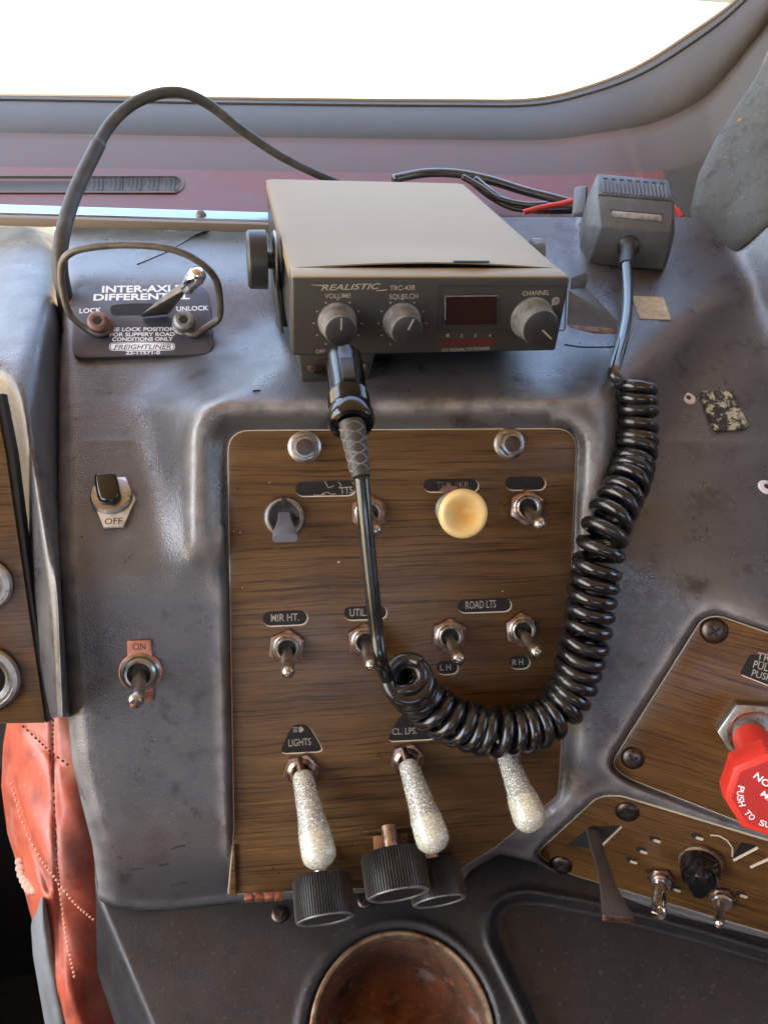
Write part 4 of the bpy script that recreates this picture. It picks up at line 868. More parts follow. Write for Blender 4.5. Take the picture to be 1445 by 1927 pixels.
# ------------------------------------------------------------------ coiled cord with its plug
cord = thing('coiled_cord', 'glossy black coiled microphone cord hanging over the wood panel with its plug in the radio', 'coiled cord', frame(Pt(940, 1380, 405), PP.x, PP.y, PP.n))
zd = lambda x, y: float(dash_z(np.array([[float(x)]]), np.array([[float(y)]]))[0, 0])
P0, P1, P2 = Pt(648, 684, 388), Pt(662, 800, 362), Pt(680, 897, 356)
fa = axframe(P0, P1, up=tuple(xr)); La = np.linalg.norm(P1 - P0)
mk('plug', G().add(*(lambda q: (q.v, q.f))(G().lathe([(9.2, -4), (9.3, 0), (9.4, La * .52), (9.9, La * .55)] + [(9.9 + (.35 if i % 2 else -.35) + i * .02, La * (.56 + i * .022)) for i in range(9)] + [(10.8, La * .8), (11.3, La * .86), (11.3, La * .96), (10.4, La), (8.6, La + .6), (5.5, La - 1)], 44)), fa), MT['plastic_gloss'], cord, world=True, sharp=28)
ang = math.degrees(math.atan2(np.dot(-PP.n * -1, fa[:3, 1]), np.dot(PP.n, fa[:3, 0])))
mk('plug_latch', G().box(-3.2, 8.2, La * .16, 3.2, 10.6, La * .5, .8, m=fa @ RZ(ang - 90)), MT['plastic_black'], cord, world=True)
fb = axframe(P1, P2, up=tuple(xr)); Lb = np.linalg.norm(P2 - P1)
rl = mk('strain_relief', G().lathe([(6.4, -1.5), (6.3, 0), (5.4, Lb * .5), (4.4, Lb), (3.6, Lb + .4)], 24, fb), MT['loom'], cord, world=True)
g = G()
for i in range(9):                                                 # lattice ribs
    z = Lb * (.06 + i * .1); r = 6.25 - 1.85 * (z / Lb)
    g.tube([(r * math.cos(t), r * math.sin(t), z + Lb * .05 * math.cos(3 * t + math.pi * i)) for t in np.linspace(0, 2 * math.pi, 25)], .42, 5, m=fb)
mk('relief_rib', g, MT['knob_side'], rl, world=True)
ctl = [(1197, 722), (1196, 760), (1198, 800), (1196, 840), (1189, 880), (1175, 920), (1155, 960), (1138, 1000), (1128, 1040), (1119, 1090), (1111, 1140), (1104, 1190), (1093, 1240), (1078, 1290), (1050, 1336), (1010, 1364), (960, 1377), (910, 1375), (862, 1361), (820, 1338), (790, 1312)]
p3 = []
for i, (x, y) in enumerate(ctl):
    base = zd(x, y) if x > 1085 else PP.z(x, y)
    p3.append(Pt(x, y, base - (16.5 if i < 8 else 17.5 if i < 15 else 24)))
zc = (M.T @ p3[-1])[2]
zl_ = [(M.T @ p)[2] for p in p3]
zl_ = [np.mean(zl_[max(0, i - 1):i + 2]) for i in range(len(zl_))]
p3 = [Pt(*ctl[i], zl_[i]) for i in range(len(ctl))] + [Pt(775, 1295, zc - 9), Pt(769, 1284, zc - 18), Pt(767, 1278, zc - 27)]
path = spline(p3, 2400); seg = np.linalg.norm(np.diff(path, axis=0), axis=1); arc = np.concatenate([[0], np.cumsum(seg)])
WR, CR = 3.6, 10.0
def pitch_at(a): return np.interp(a / arc[-1], [0, .18, .25, .36, .42, .75, 1], [7.4, 7.6, 9.8, 9.4, 8.2, 8.1, 7.8])
ph = np.cumsum(np.concatenate([[0], seg / pitch_at(arc[1:])])) * 2 * math.pi
tan = np.gradient(path, axis=0); tan /= np.linalg.norm(tan, axis=1)[:, None]
a = nrm(np.cross(tan[0], PP.n)); hx = []
jit = spline(np.random.uniform(-.05, .05, (46, 2)), 2400)
for i in range(2400):
    a = nrm(a - tan[i] * a.dot(tan[i])); b = np.cross(tan[i], a)
    rr = CR * np.interp(i / 2400, [0, .2, .35, 1], [.92, .96, 1.06, 1.0]) * (1 + jit[i, 0] * .6); hx.append(path[i] + rr * (math.cos(ph[i] * SGN if False else -ph[i]) * a + math.sin(-ph[i]) * b) + tan[i] * jit[i, 1] * 28)
hx = np.array(hx)
lead0 = [Pt(1178, 492, zd(1178, 500) - 26), Pt(1181, 540, zd(1181, 545) - 22), Pt(1180, 590, zd(1180, 595) - 18), Pt(1171, 640, zd(1171, 645) - 14), Pt(1158, 685, zd(1158, 690) - 12), Pt(1155, 704, zd(1155, 705) - 11)]
mk('coil', G().tube(hx, WR, 12), MT['rubber'], cord, world=True, sharp=180)
st = hx[0]; mk('upper_lead', G().tube(spline(lead0 + [lead0[-1] * .35 + st * .65 + PS.n * 1, st, hx[14]], 60), np.interp(np.linspace(0, 1, 60), [0, .9, 1], [3.6, 3.5, 3.35]), 12), MT['cord_lead'], cord, world=True, sharp=180)
en = hx[-1]; pe = proj(en)
lead1 = [P2, Pt(686, 960, 358), Pt(693, 1040, 362), Pt(701, 1120, 366), Pt(709, 1190, 370), Pt(717, 1245, 372), Pt(731, 1281, pe[2] + 3), Pt(748, 1299, pe[2] + 1)]
ringc = path[-1]; tz = tan[-1]
def ringpt(k):
    th = R(k); q = Pt(768 + 25 * math.cos(th), 1273 + 25 * math.sin(th), pe[2]); return q
lead1 += [Pt(768 + 25.5 * math.cos(R(k)), 1273 + 25.5 * math.sin(R(k)), pe[2] + (90 - k) / 360 * 7.5) for k in (95, 60, 20, -20, -60, -100, -140, -180, -220)]
mk('lower_lead', G().tube(spline(lead1, 160), np.interp(np.linspace(0, 1, 160), [0, .5, 1], [3.75, 3.6, 3.4]), 14), MT['rubber'], cord, world=True, sharp=180)
# ------------------------------------------------------------------ hand microphone
MO = Pt(1178, 506, zd(1178, 506)); ya = R(-13)
FM = frame(MO + np.array([0, 0, 1.5]), (math.cos(ya), math.sin(ya), 0), (-math.sin(ya), math.cos(ya), 0), (0, 0, 1))
mic = thing('hand_microphone', 'dusty charcoal hand microphone lying on the dashboard by the chrome rail', 'microphone', FM)
hp = [(sx * x, y, z) for sx in (-1, 1) for x, y, z in ((27, 0, 0), (24.5, .5, 26.5), (27.5, 24, 42.5), (26.5, 49, 52), (24, 55, 48), (33, 18, 2), (33, 20, 22), (33, 44, 4), (31, 44, 36), (26, 58, 0), (26, 58, 34))]
mk('shell', G().hull(hp, 1.3, 2), MT['mic'], mic)
fx = frame((0, 24, 42.5), (1, 0, 0), nrm((0, 25, 9.5)), nrm((0, -9.5, 25)))   # grille facet
gr = mk('grille_bed', G().box(-25.5, 1.2, -.5, 25.5, 23.2, .35, .2, m=fx), MT['mic'], mic)
for i in range(17): x = -22.4 + i * 2.8; mk('grille_slat', G().box(x - .75, 2.4, .2, x + .75, 18.4, 1.1, .25, 1, m=fx), MT['mic'], gr)
for i in range(8): x = -20.8 + i * 5.9; mk('sound_slot', G().box(x - 1.7, 19.2, .2, x + 1.7, 21.6, .42, m=fx), MT['slot_dark'], gr)
mk('facet_groove', G().box(-27, -.4, -.4, 27, .5, .12, m=fx), MT['slot_dark'], mic)
fy = frame((0, 0, 26.5), (1, 0, 0), nrm((0, 24, 16)), nrm((0, -16, 24)))
mk('name_strip', G().box(-17, 9.5, -.3, 18, 15.2, .35, .2, m=fy), MT['name_strip'], mic)
mk('strip_recess', G().box(-18, 15.1, -.3, 19, 16.2, .3, m=fy), MT['slot_dark'], mic)
q0 = np.linalg.inv(FM); l0 = q0[:3, :3] @ lead0[0] + q0[:3, 3]; ax = axframe((l0[0] * .3, 4, 15), l0 + np.array([0, -1, -1.]))
Lm = np.linalg.norm(l0 - np.array([l0[0] * .3, 4, 15]))
mk('cord_boot', G().lathe([(8.2, 0), (8.2, 5), (6.4, 7), (5.2, 9), (4.9, Lm), (4.6, Lm + 4), (3.6, Lm + 4.3)], 24, ax, cap=False), MT['plastic_black'], mic)
# hanger clip and block left of the microphone
hg = mk('mic_hanger', G().hull([tuple(Pt(x, y, z)) for x, y, z in ((1080, 352, 610), (1104, 348, 606), (1100, 398, 590), (1076, 402, 592), (1076, 424, 596), (1104, 424, 594), (1082, 354, 625), (1106, 350, 625), (1106, 420, 620), (1078, 420, 620))], 1.5),
        MT['mic'], fr=frame(Pt(1090, 424, 595), CH.x, -CH.n, np.array([0, 0, 1.])), world=True, label='small grey block on the chrome rail at the left side of the microphone', cat='hanger block')
# ------------------------------------------------------------------ cables behind
def cable(name, pts, rad, m, label, cat='cable', n=70):
    q = spline([tuple(Pt(*p)) for p in pts], n); o = mk(name, G().tube(q, rad, 12), MT[m], fr=frame(q[0], CH.x, -CH.n, np.array([0, 0, 1.])), world=True, sharp=180, label=label, cat=cat); return o
lp = [(134, 640, 500), (122, 560, 490), (113, 500, 484), (118, 440, 486), (140, 365, 500), (178, 285, 515), (205, 237, 524), (245, 198, 532), (295, 176, 540), (345, 174, 548), (395, 197, 560), (450, 240, 575), (520, 288, 592), (585, 322, 608), (640, 345, 620)]
q = spline([tuple(Pt(*p)) for p in lp], 120)
pc = thing('power_cable', 'thick dusty black cable looping up in front of the windscreen, left of the radio', 'cable', frame(q[0], CH.x, -CH.n, np.array([0, 0, 1.])))
mk('inner_cable', G().tube(q[44:], np.interp(np.linspace(0, 1, 76), [0, .5, 1], [4.1, 3.8, 2.9]), 14), MT['loom'], pc, world=True, sharp=180)
mk('sleeve', G().tube(q[:46], np.interp(np.linspace(0, 1, 46), [0, .4, 1], [5.2, 4.9, 4.8]), 14), MT['loom'], pc, world=True, sharp=180)
e1, e2 = q[45], q[48]; mk('torn_end', G().hull([tuple(e1 + v) for v in (np.array([-5, 0, -1.]), np.array([-5.5, 0, 3]), np.array([-3, -1, 5.5]), np.array([-4, 2, 0.]), np.array([-2, -3, 0.]), np.array([-5.2, 1, 4.5]))], .2), MT['loom'], pc, world=True)
cable('rear_cable', [(740, 336, 615), (800, 325, 625), (860, 326, 630), (920, 338, 632), (985, 358, 634), (1040, 372, 634), (1085, 384, 632)], 3.6, 'cord_lead', 'black cable running from behind the radio to the microphone hanger')
cable('lower_cable', [(890, 338, 618), (925, 366, 622), (965, 386, 624), (1020, 392, 622), (1080, 392, 618)], 4.2, 'cord_lead', 'short black cable bundle lying low behind the right rear radio corner')
cable('thin_wire', [(870, 332, 612), (905, 352, 612), (935, 372, 612), (985, 384, 612), (1030, 384, 612)], 2.4, 'cord_lead', 'thin black wire curling down behind the radio')
cable('red_wire', [(985, 399, 606), (1015, 391, 606), (1050, 384, 606), (1090, 377, 606), (1180, 376, 622), (1250, 384, 612), (1272, 394, 608), (1284, 408, 606)], 2.2, 'red_wire', 'thin red wire passing behind the microphone', 'wire')
# black cloth tape flap right of radio
g = G().hull([tuple(Pt(x, y, z)) for x, y, z in ((1070, 545, 420), (1100, 536, 452), (1162, 604, 452), (1160, 628, 440), (1120, 622, 430), (1066, 612, 418), (1100, 560, 470), (1160, 620, 470))], .5)
fl_ = thing('bracket_flap', 'dark crumpled metal flap sticking out right of the radio', 'flap', frame(Pt(1110, 620, 440), CH.x, -CH.n, np.array([0, 0, 1.])))
mk('lower_wing', g, MT['cloth_tape'], fl_, world=True)
mk('upper_wing', G().hull([tuple(Pt(x, y, z)) for x, y, z in ((1074, 522, 428), (1104, 511, 452), (1107, 526, 450), (1098, 548, 446), (1072, 546, 424), (1100, 520, 462))], .4), MT['cloth_tape'], fl_, world=True)
mk('folded_edge', G().hull([tuple(Pt(x, y, z)) for x, y, z in ((1068, 610, 417), (1120, 618, 429), (1160, 618, 437), (1157, 629, 436), (1118, 628, 428), (1070, 616, 416), (1118, 622, 434))], .3), MT['screw_brown'], fl_, world=True)
# ------------------------------------------------------------------ differential plate, guard hoop and lever
FPL = pframe(PS, 270, 610, .6)
PSL = PS.off(.6)
plate = thing('differential_plate', 'black plate lettered INTER-AXLE DIFFERENTIAL with white print and round corners', 'instruction plate', FPL)
pol = roundpoly([(143, 541), (393, 541), (404, 670), (135, 678)], 26, 6)
mk('sheet', G().prism(loc2(FPL, PSL, pol), 0, 2.2, .5), MT['plate'], plate)
slot = roundpoly([(208, 579), (250, 575), (312, 576), (312, 597), (210, 598)], 12, 4); mk('slot', G().prism(loc2(FPL, PSL, slot), 2.0, 2.3), MT['slot_dark'], plate)
g = G(); Q_ = lambda b, a, e, h, **k: ptext(g, FPL, PSL, b, a, e, h, z=2.25, bold=k.pop('bold', .028), **k)
Q_('INTER-AXLE', (193, 555), (343, 553), 12); Q_('DIFFERENTIAL', (177, 570), (358, 567), 11.5)
Q_('LOCK', (151, 594), (192, 592), 8.5, bold=.018); Q_('UNLOCK', (333, 590), (393, 588), 8.5, bold=.018)
Q_('USE LOCK POSITION', (204, 628), (330, 627), 6.8, bold=.02); Q_('FOR SLIPPERY ROAD', (208, 637.5), (330, 636.5), 6.8, bold=.02); Q_('CONDITIONS ONLY', (212, 646.5), (326, 645.5), 6.8, bold=.02)
Q_('22-11571-0', (238, 671.5), (302, 671), 6.2, bold=.02)
mk('lettering', g, MT['print_white'], plate)
ov = ccw(loc2(FPL, PSL, roundpoly([(207, 650), (268, 647), (330, 650), (330, 663), (268, 666), (207, 664)], 6, 4)))
lo = mk('maker_badge', G().prism(ov, 2.1, 2.27), MT['print_white'], plate)
iv = inset(ov, .45); mk('badge_field', G().ring(iv, inset(iv, .45), 2.2, 2.31), MT['plate'], lo)
g = G(); Q_('FREIGHTLINER', (216, 662), (323, 661), 8.5, shear=.2, bold=.012); g.v = [(x, y, z + .04) for x, y, z in g.v]; mk('badge_lettering', g, MT['plate'], lo)
def zs(x, y, l): return PS.off(l).z(x, y)
hoop = thing('wire_guard', 'dusty bent wire guard hoop standing over the differential plate', 'guard hoop', pframe(PS, 268, 615, 3))
hp_ = [(206, 618, 5), (188, 629, 5), (160, 616, 7), (133, 592, 14), (121, 560, 24), (115, 520, 36), (119, 490, 46), (140, 472, 52), (185, 463, 55), (240, 460, 57), (300, 464, 57), (345, 476, 54), (385, 500, 46), (408, 530, 36), (414, 570, 22), (412, 598, 11), (392, 614, 7), (365, 630, 5), (345, 622, 5)]
mk('wire', G().tube(spline([tuple(Pt(x, y, zs(x, y, l))) for x, y, l in hp_], 150), 2.15, 12), MT['dust_wire'], hoop, world=True, sharp=180)
for x, y, m_, lb in ((192, 614, 'screw_brown', 'rust brown collar screw'), (350, 612, 'screw_grey', 'grey collar screw')):
    fs = axframe(Pt(x, y + 4, zs(x, y + 4, 1)), Pt(x, y + 4, zs(x, y + 4, 1)) + PS.n * .8 + np.array([0, -.45, 0]))
    c = mk('collar_screw', G().lathe([(8.0, 0), (8.0, 4.5), (6.2, 5.2), (6.8, 7.5), (7.0, 10), (6.2, 12.5), (4.4, 13.6), (2.6, 13.4)], 26, fs), MT[m_], hoop, world=True, label=lb)
    mk('hex_socket', G().lathe([(3.1, 13.3), (3.0, 13.62), (0, 13.62)], 6, fs), MT['slot_dark'], c, world=True)
lev = thing('paddle_lever', 'chrome paddle lever leaning right out of the differential plate slot', 'lever', pframe(PS, 285, 595, 2))
B0 = [Pt(x, y, zs(x, y, l)) for x, y, l in ((266, 597, 3), (318, 592, 3), (338, 556, 24), (352, 548, 34), (346, 536, 35), (330, 545, 26))]
mk('shank', G().hull([tuple(p) for p in B0] + [tuple(p + PS.n * 3 - np.array([0, 2, 0])) for p in B0], .8), MT['dust_wire'], lev, world=True)
q0, q1 = Pt(349, 545, zs(349, 545, 35)), Pt(377, 510, zs(377, 510, 52)); fk = axframe(q0, q1); L = np.linalg.norm(q1 - q0)
mk('grip', G().lathe([(2.5, -1), (4.2, 2), (4.6, L * .45), (5.4, L * .7), (4.6, L * .9), (2.6, L), (0, L + .6)], 24, fk), MT['chrome'], lev, world=True)
# ------------------------------------------------------------------ OFF rocker and copper ON toggle
FO = pframe(PS, 215, 948); t = thing('off_switch', 'chrome plated switch stamped OFF with black rectangular rocker on the left slope', 'rocker switch', FO)
oP = [(184, 902), (237, 900), (256, 941), (233, 993), (196, 995), (176, 946)]; o2 = loc2(FO, PS, oP)
mk('base_plate', G().prism(o2, 0, 1.6, .4), MT['steel_plate'], t)
mk('bezel_ring', G().lathe([(11.2, 1.4), (11.2, 3.4), (10.4, 4.4), (9.6, 4.6)], 34, T3(*loc2(FO, PS, [(212, 938)])[0])), MT['zinc'], t)
rk = loc2(FO, PS, [(184, 912), (226, 911), (233, 946), (220, 960), (192, 957), (186, 940)]); top_ = loc2(FO, PS, [(179, 899), (224, 898), (234, 936), (221, 951), (190, 948)])
mk('rocker', G().hull([(x, y, 3) for x, y in rk] + [(x * .98, y * .98 - .5, 13) for x, y in rk[:2]] + [(x * .96, y, 9) for x, y in rk[2:]], 1.4, 3), MT['plastic_gloss'], t)
g = G(); ptext(g, FO, PS, 'OFF', (198, 990), (231, 988), 11, z=1.6, bold=.01); mk('stamped_lettering', g, MT['steel_dark'], t)
PFL = PF
FN = pframe(PFL, 265, 1264, .3); t = thing('on_switch', 'metal toggle on a copper plate stamped ON, low on the left dash face', 'toggle switch', FN)
pl_ = [(240, 1205), (284, 1203), (287, 1234)] + [(266 + 40 * math.cos(R(a)), 1264 + 38 * math.sin(R(a))) for a in range(-52, 50, 12)] + [(290, 1292), (288, 1318), (246, 1318), (245, 1294)] + [(264 + 40 * math.cos(R(a)), 1264 + 38 * math.sin(R(a))) for a in range(130, 232, 12)] + [(241, 1234)]
mk('copper_plate', G().prism(loc2(FN, PFL, pl_), 0, 1.1, .2), MT['copper'], t)
mk('bushing', G().lathe([(10.4, 1), (10.4, 1.9), (9.4, 2.6), (9.0, 2.4), (8.6, 4.4), (7.4, 5.4), (6.2, 5.2), (5.6, 2.4)], 34, cap=False), MT['zinc'], t)
mk('throat', G().lathe([(5.8, 3.2), (4, 2.2), (0, 2)], 24), MT['slot_dark'], t)
mk('lever', G().lathe([(3.3, 0), (3.5, 6), (3.9, 16), (4.3, 22), (4.0, 24.4), (2.8, 26), (0, 26.7)], 22, RX(17) @ RY(3) @ T3(0, 0, 2)), MT['nickel'], t)
g = G(); ptext(g, FN, PFL, 'ON', (251, 1222), (275, 1221), 12, z=1.1, bold=.004); mk('stamped_lettering', g, MT['steel_dark'], t); g = G(); ptext(g, FN, PFL, 'OFF', (249, 1314), (284, 1313), 12, z=1.1, bold=.004); mk('stamped_lettering', g, MT['steel_dark'], t)
# ------------------------------------------------------------------ right wood panel with red octagon knob
FRW = pframe(PRW, 1350, 1380); ap = thing('air_valve_panel', 'warm wood grain panel with clipped left edge around the red octagon knob', 'valve panel', FRW)
mk('board', G().prism(loc2(FRW, PRW, RWOOD), -2.2, 0, .3), MT['wood_warm'], ap)
mk('board_edge', G().prism(inset(ccw(loc2(FRW, PRW, RWOOD)), -.5), -2.3, -.6, .1), MT['acrylic_edge'], ap)
lb_ = roundpoly([(1411, 1231), (1500, 1238), (1500, 1312), (1432, 1284), (1391, 1268)], [4, 0, 0, 6, 6], 3)
lw = mk('label_window', G().prism(loc2(FRW, PRW, lb_), -.2, .16), MT['plate_black'], ap)
mk('window_edge', G().prism(loc2(FRW, PRW, [(x + 2, y + 3) for x, y in lb_]), -.2, .08), MT['acrylic_edge'], lw)  # pale offset rim, painted highlight as on the switch panel labels
g = G(); V_ = lambda b, a, e, h: ptext(g, FRW, PRW, b, a, e, h, z=.2, bold=.004)
V_('TRAILER', (1423, 1240), (1500, 1256), 13); mk('lettering', g, MT['print'], lw); g = G(); V_('PULL', (1416, 1256), (1452, 1266), 13); V_('PUSH', (1413, 1272), (1450, 1283), 13)
g.tube([(*q, .2) for q in loc2(FRW, PRW, [(1420, 1243), (1500, 1262)])], .15, 4); mk('lettering', g, MT['print'], lw)
PN = [(1355, 1388), (1360, 1358), (1390, 1336), (1425, 1323), (1475, 1345), (1480, 1395), (1440, 1420), (1385, 1418)]
vk = thing('octagon_knob', 'red plastic octagon knob with white lettering on the right wood panel', 'valve knob', pframe(PRW, 1415, 1375))
c = loc2(FRW, PRW, [(1418, 1371)])[0]; FV = FR[vk.name]
mk('hex_nut', G().prism(circle(19.5, 6, .25), 0, 7, 1.6), MT['zinc'], vk)
mk('nut_ring', G().lathe([(14, 7), (13.4, 7.6), (12, 7.6), (11.4, 4)], 36, cap=False), MT['nut'], vk)
mk('nut_bore', G().lathe([(11.6, 5.6), (0, 5.4)], 30), MT['slot_dark'], vk)
pA = PRW.off(4).hit(1408, 1378); pB = Pt(1458, 1512, (M.T @ pA)[2] - 58); fv = axframe(pA, pB, up=(0, 0, 1)); L = np.linalg.norm(pB - pA)
mk('shaft', G().lathe([(9.0, -2), (9.0, 9)], 28, fv), MT['screw_grey'], vk, world=True)
mk('stem', G().lathe([(9.6, 7), (9.6, L * .55), (12, L - 18)], 32, fv), MT['red_plastic'], vk, world=True)
oc = circle(22.5, 8, R(22.5)); fo = axframe(pB - nrm(pB - pA) * 16, pB + (nrm(-pB) * .6 + PRW.n * .2 + nrm(pB - pA) * .4) * 12, up=(0, 0, 1))
kb = mk('octagon_body', G().prism(oc, -2, 15, 2.2, fo), MT['red_plastic'], vk, world=True)
mk('octagon_face', G().prism(circle(18.6, 8, R(22.5)), 14.8, 15.25, 0, fo), MT['red_face'], kb, world=True)
g = G()
flip = fo.copy()
rx = np.cross(fo[:3, 2], (0, 0, 1)); rx = nrm(rx) * (1 if rx[0] > 0 else -1); flip[:3, 0] = rx; flip[:3, 1] = np.cross(fo[:3, 2], rx); flip = flip @ RZ(-22)
gtext(g, 'AIR', -6, 7, 7.2, 4.4, 15.26, m=flip, bold=.02); gtext(g, 'NOT PARK', -13, 13, 2.2, 3.4, 15.26, m=flip, bold=.02); gtext(g, 'MID', -5, 3.4, -2.8, 3.0, 15.26, m=flip, bold=.02)
word = 'PUSH TO SUPPLY'; 
for i, ch in enumerate(word):
    if ch == ' ': continue
    a_ = 205 + i * 10.5; gtext(g, ch, -1.25, 1.25 if ch != 'I' else .3, -1.5, 3.0, 15.26, m=flip @ RZ(a_) @ T3(14.6, 0, 0) @ RZ(90), bold=.012)
mk('lettering', g, MT['print_white'], kb, world=True)
pscrew('panel_screw', PRW, 1343, 1187, 7.6, 'cross head screw at the top corner of the warm wood panel', 'steel_dark', 0, None, 50)
pscrew('panel_screw', PRW, 1190, 1427, 6.8, 'cross head screw at the lower left corner of the warm wood panel', 'steel_dark', 0, None, 40)
# ------------------------------------------------------------------ lower right panel
FE = pframe(PE, 1250, 1600); ep = thing('lower_control_panel', 'narrow wood grain control panel at lower right above the black tray', 'control panel', FE)
mk('board', G().prism(loc2(FE, PE, EWOOD), -2, 0, .3), MT['wood_warm'], ep)
mk('board_edge', G().prism(inset(ccw(loc2(FE, PE, EWOOD)), -.6), -2.2, -.5, .1), MT['acrylic_edge'], ep)
sl_ = loc2(FE, PE, roundpoly([(1064, 1592), (1112, 1556), (1168, 1554), (1122, 1598)], 4, 2)); mk('lever_slot', G().prism(sl_, -.3, .12), MT['slot_dark'], ep)
mk('slot_edge', G().prism(loc2(FE, PE, [(1122, 1599), (1168, 1555), (1171, 1557), (1125, 1602)]), -.3, .3), MT['acrylic_edge'], ep)
for (x, y) in ((1232, 1579), (1207, 1600), (1188, 1619), (1225, 1642), (1312, 1574), (1395, 1683), (1270, 1672)):
    q = loc2(FE, PE, [(x, y)])[0]; h = mk('pin_hole', G().prism(stadium(q[0] - 3.4, q[1] - 1.9, q[0] + 3.0, q[1] + 1.9), -.2, .1), MT['slot_dark'], ep)
    mk('hole_lip', G().prism(stadium(q[0] - .6, q[1] - 2.1, q[0] + 3.8, q[1] - .2), -.2, .3), MT['acrylic_edge'], h)
g = G()
arc_ = [(1336, 1572), (1352, 1573), (1368, 1582), (1378, 1596), (1378, 1612)]
g.tube([(*q, .15) for q in loc2(FE, PE, arc_)], .5, 5)
for a_, b_ in (((1380, 1619), (1426, 1595)), ((1412, 1632), (1470, 1606))): g.tube([(*q, .2) for q in loc2(FE, PE, [a_, b_])], .9, 5)
mk('printed_mark', g, MT['acrylic_edge'], ep)
bl = mk('dark_symbol_patch', G().prism(loc2(FE, PE, [(1378, 1612), (1395, 1585), (1425, 1592), (1382, 1617)]), -.1, .1), MT['plate_black'], ep)
pscrew('panel_screw', PE, 1180, 1528, 7.0, 'cross head screw at the top left of the lower control panel', 'steel_dark', 0, None, 30)
pscrew('panel_screw', PE, 1056, 1628, 7.0, 'cross head screw at the pointed left end of the lower control panel', 'steel_dark', 0, None, 60)
# flat lever
lv = [(1114, 1562, 4, 4.0), (1124, 1600, 18, 4.2), (1137, 1640, 34, 4.2), (1146, 1674, 49, 5.2), (1158, 1710, 61, 7.6), (1163, 1725, 66, 8.6)]
rows = []
for x, y, l, hw in lv:
    p = Pt(x, y, PE.z(1114, 1562) - l); sx = nrm(np.array([.98, -.18, 0.])); up_ = nrm(np.cross(sx, p)) ; dpt = nrm(p)
    up_ = up_ if up_[2] > 0 else -up_
    rows.append([p + sx * a_ * hw + dpt * b_ for a_, b_ in ((-1, 0), (-.8, -1.2), (.8, -1.2), (1, 0), (.9, 3), (-.9, 3), (-1, 0))])
g = G().grid(rows); g.f.append(tuple(len(rows) * 7 - 7 + k for k in range(6)))
hl = thing('heater_lever', 'flat bronze metal lever flaring at its end, hanging from the slot of the lower panel', 'lever', frame(Pt(1114, 1562, PE.z(1114, 1562)), PE.x, PE.y, PE.n))
mk('blade', g, MT['bronze'], hl, world=True)
p = rows[-1]; ctr = np.mean(p[:6], axis=0); mk('tip', G().hull([tuple(v) for v in p[:6]] + [tuple(v + np.array([0, -1.5, -3.8])) for v in p[:6]], .6), MT['nut'], hl, world=True)
# two toggles and a rotary knob
def ltoggle(px, py, tx, ty, rad, label, sleeve):
    p0 = PE.hit(px, py); p1 = Pt(tx, ty, PE.z(px, py) - 30); fr = axframe(p0, p1); t = thing('hanging_toggle', label, 'toggle switch', fr, 'toggles under the lower control panel'); L = np.linalg.norm(p1 - p0)
    m = np.linalg.inv(fr) @ pframe(PE, px, py)
    mk('nut', G().prism(circle(8.2, 6, .3), 0, 2.6, .5, m), MT['nut'], t); mk('bushing', G().lathe([(6, 2.4), (6, 5), (5.2, 6)], 24, m), MT['nickel'], t)
    mk('lever', G().lathe([(rad * .8, 2), (rad * .82, 8), (rad, 10), (rad, L - 2), (rad * .8, L - .5), (0, L)], 24), MT['chrome' if sleeve else 'nickel'], t)
ltoggle(1243, 1652, 1239, 1722, 4.6, 'thick dark chrome toggle left of the black rotary knob', True)
ltoggle(1357, 1688, 1353, 1742, 2.6, 'thin nickel toggle right of the black rotary knob', False)
p0 = PE.hit(1318, 1620); kn = thing('rotary_knob', 'black wedge pointer rotary knob on the lower control panel', 'rotary knob', frame(p0, PE.x, PE.y, PE.n)); nn = nrm(PE.n + np.array([-.1, 0, -.12])); fk = axframe(p0, p0 + nn)
mk('skirt', G().lathe([(10.8, 0), (11.4, 2), (11, 9), (10.2, 13.5)], 36, fk), MT['plastic_gloss'], kn, world=True)
ring_ = mk('base_ring', G().lathe([(12.5, 0), (12.5, 2.2), (11.2, 3)], 30, fk), MT['tin_rim'], kn, world=True)
e_ = [(math.cos(a_) * 9.6, math.sin(a_) * 9.6) for a_ in np.linspace(0, 2 * math.pi, 16, endpoint=False)]
mk('wedge', G().hull([(x, y, 13.2) for x, y in e_] + [(-2.6, -9.8, 19), (2.6, -9.8, 19), (-3.2, 9, 20), (3.2, 9, 20), (0, 11.5, 13.4)], .6, 2, fk @ RZ(12)), MT['plastic_gloss'], kn, world=True)
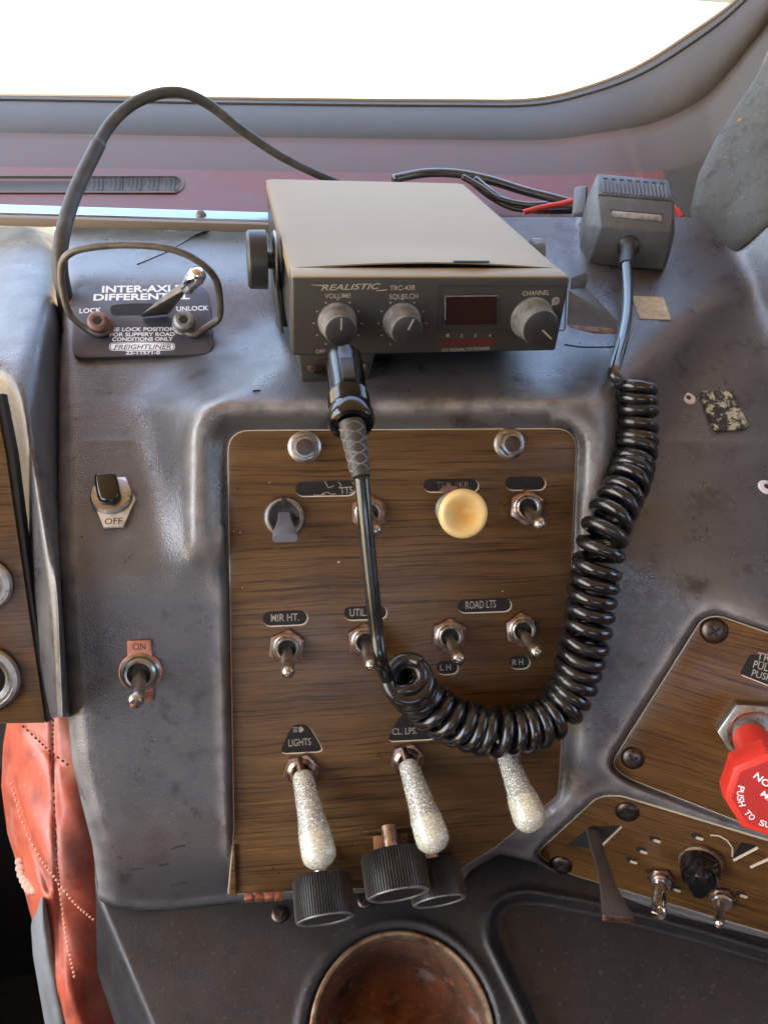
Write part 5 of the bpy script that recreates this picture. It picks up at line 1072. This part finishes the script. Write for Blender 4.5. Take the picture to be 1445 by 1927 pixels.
# ------------------------------------------------------------------ bits on the right slope
def on_dash(poly, th, name, m, label, cat, bev=.2):
    g = G(); top_ = []; bot = []
    for x, y in poly: z = zd(x, y); p = Pt(x, y, z); top_.append(p + PS.n * th); bot.append(p - PS.n * .8)
    n = len(poly); g.add(top_ + bot, [tuple(range(n))] + [(i, n + i, n + (i + 1) % n, (i + 1) % n) for i in range(n)])
    c = np.mean(poly, axis=0); return mk(name, g, MT[m], fr=frame(Pt(c[0], c[1], zd(*c)), PS.x, PS.y, PS.n), world=True, label=label, cat=cat)
on_dash([(1316, 742), (1322, 738), (1376, 740), (1381, 748), (1405, 803), (1398, 809), (1345, 814), (1338, 806)], 1.8, 'hook_pad', 'velcro', 'black hook fastener pad with pale fluff on the right dash slope', 'fastener pad')
on_dash([(1190, 557), (1248, 560), (1262, 602), (1204, 600)], .5, 'tape_patch', 'tape', 'small tan square of old tape on the dash beside the microphone lead', 'tape')
for x, y, lb in ((1294, 750, 'white pop rivet beside the black hook pad'), (1441, 917, 'white pop rivet at the right picture edge on the dash slope')):
    z = zd(x, y); p = Pt(x, y, z); t = thing('pop_rivet', lb, 'rivet', frame(p, PS.x, PS.y, PS.n), 'pop rivets in the right dash slope')
    mk('flange', G().lathe([(5.0, -.6), (5.0, .5), (4.2, 1.2), (2.0, 1.4), (1.7, .9)], 24, cap=False), MT['rivet'], t); mk('core', G().lathe([(1.8, .6), (1.6, 1.5), (0, 1.7)], 12), MT['rivet_core'], t)
g = G()                                                            # scratches in the vinyl
for pts in ([(320, 470), (335, 462), (352, 452), (368, 442), (392, 433)], [(258, 497), (285, 486), (318, 472)]):
    g.tube([PU.off(.15).hit(*q) for q in spline(pts, 14)], .35, 4)
for pts in ([(322, 1600), (334, 1594), (348, 1592)], [(248, 1638), (256, 1636), (268, 1635)], [(300, 1630), (318, 1626)], [(322, 1668), (336, 1663), (352, 1661)], [(476, 735), (490, 734)], [(1062, 648), (1100, 653), (1164, 652)], [(152, 1012), (156, 1008)]):
    g.tube([Pt(x, y, zd(x, y) - .15) for x, y in spline(pts, 6)], .45, 4)
tag(mk('scratch', g, MT['slot_dark'], dash, world=True), kind='stuff')
bpy.context.view_layer.update()
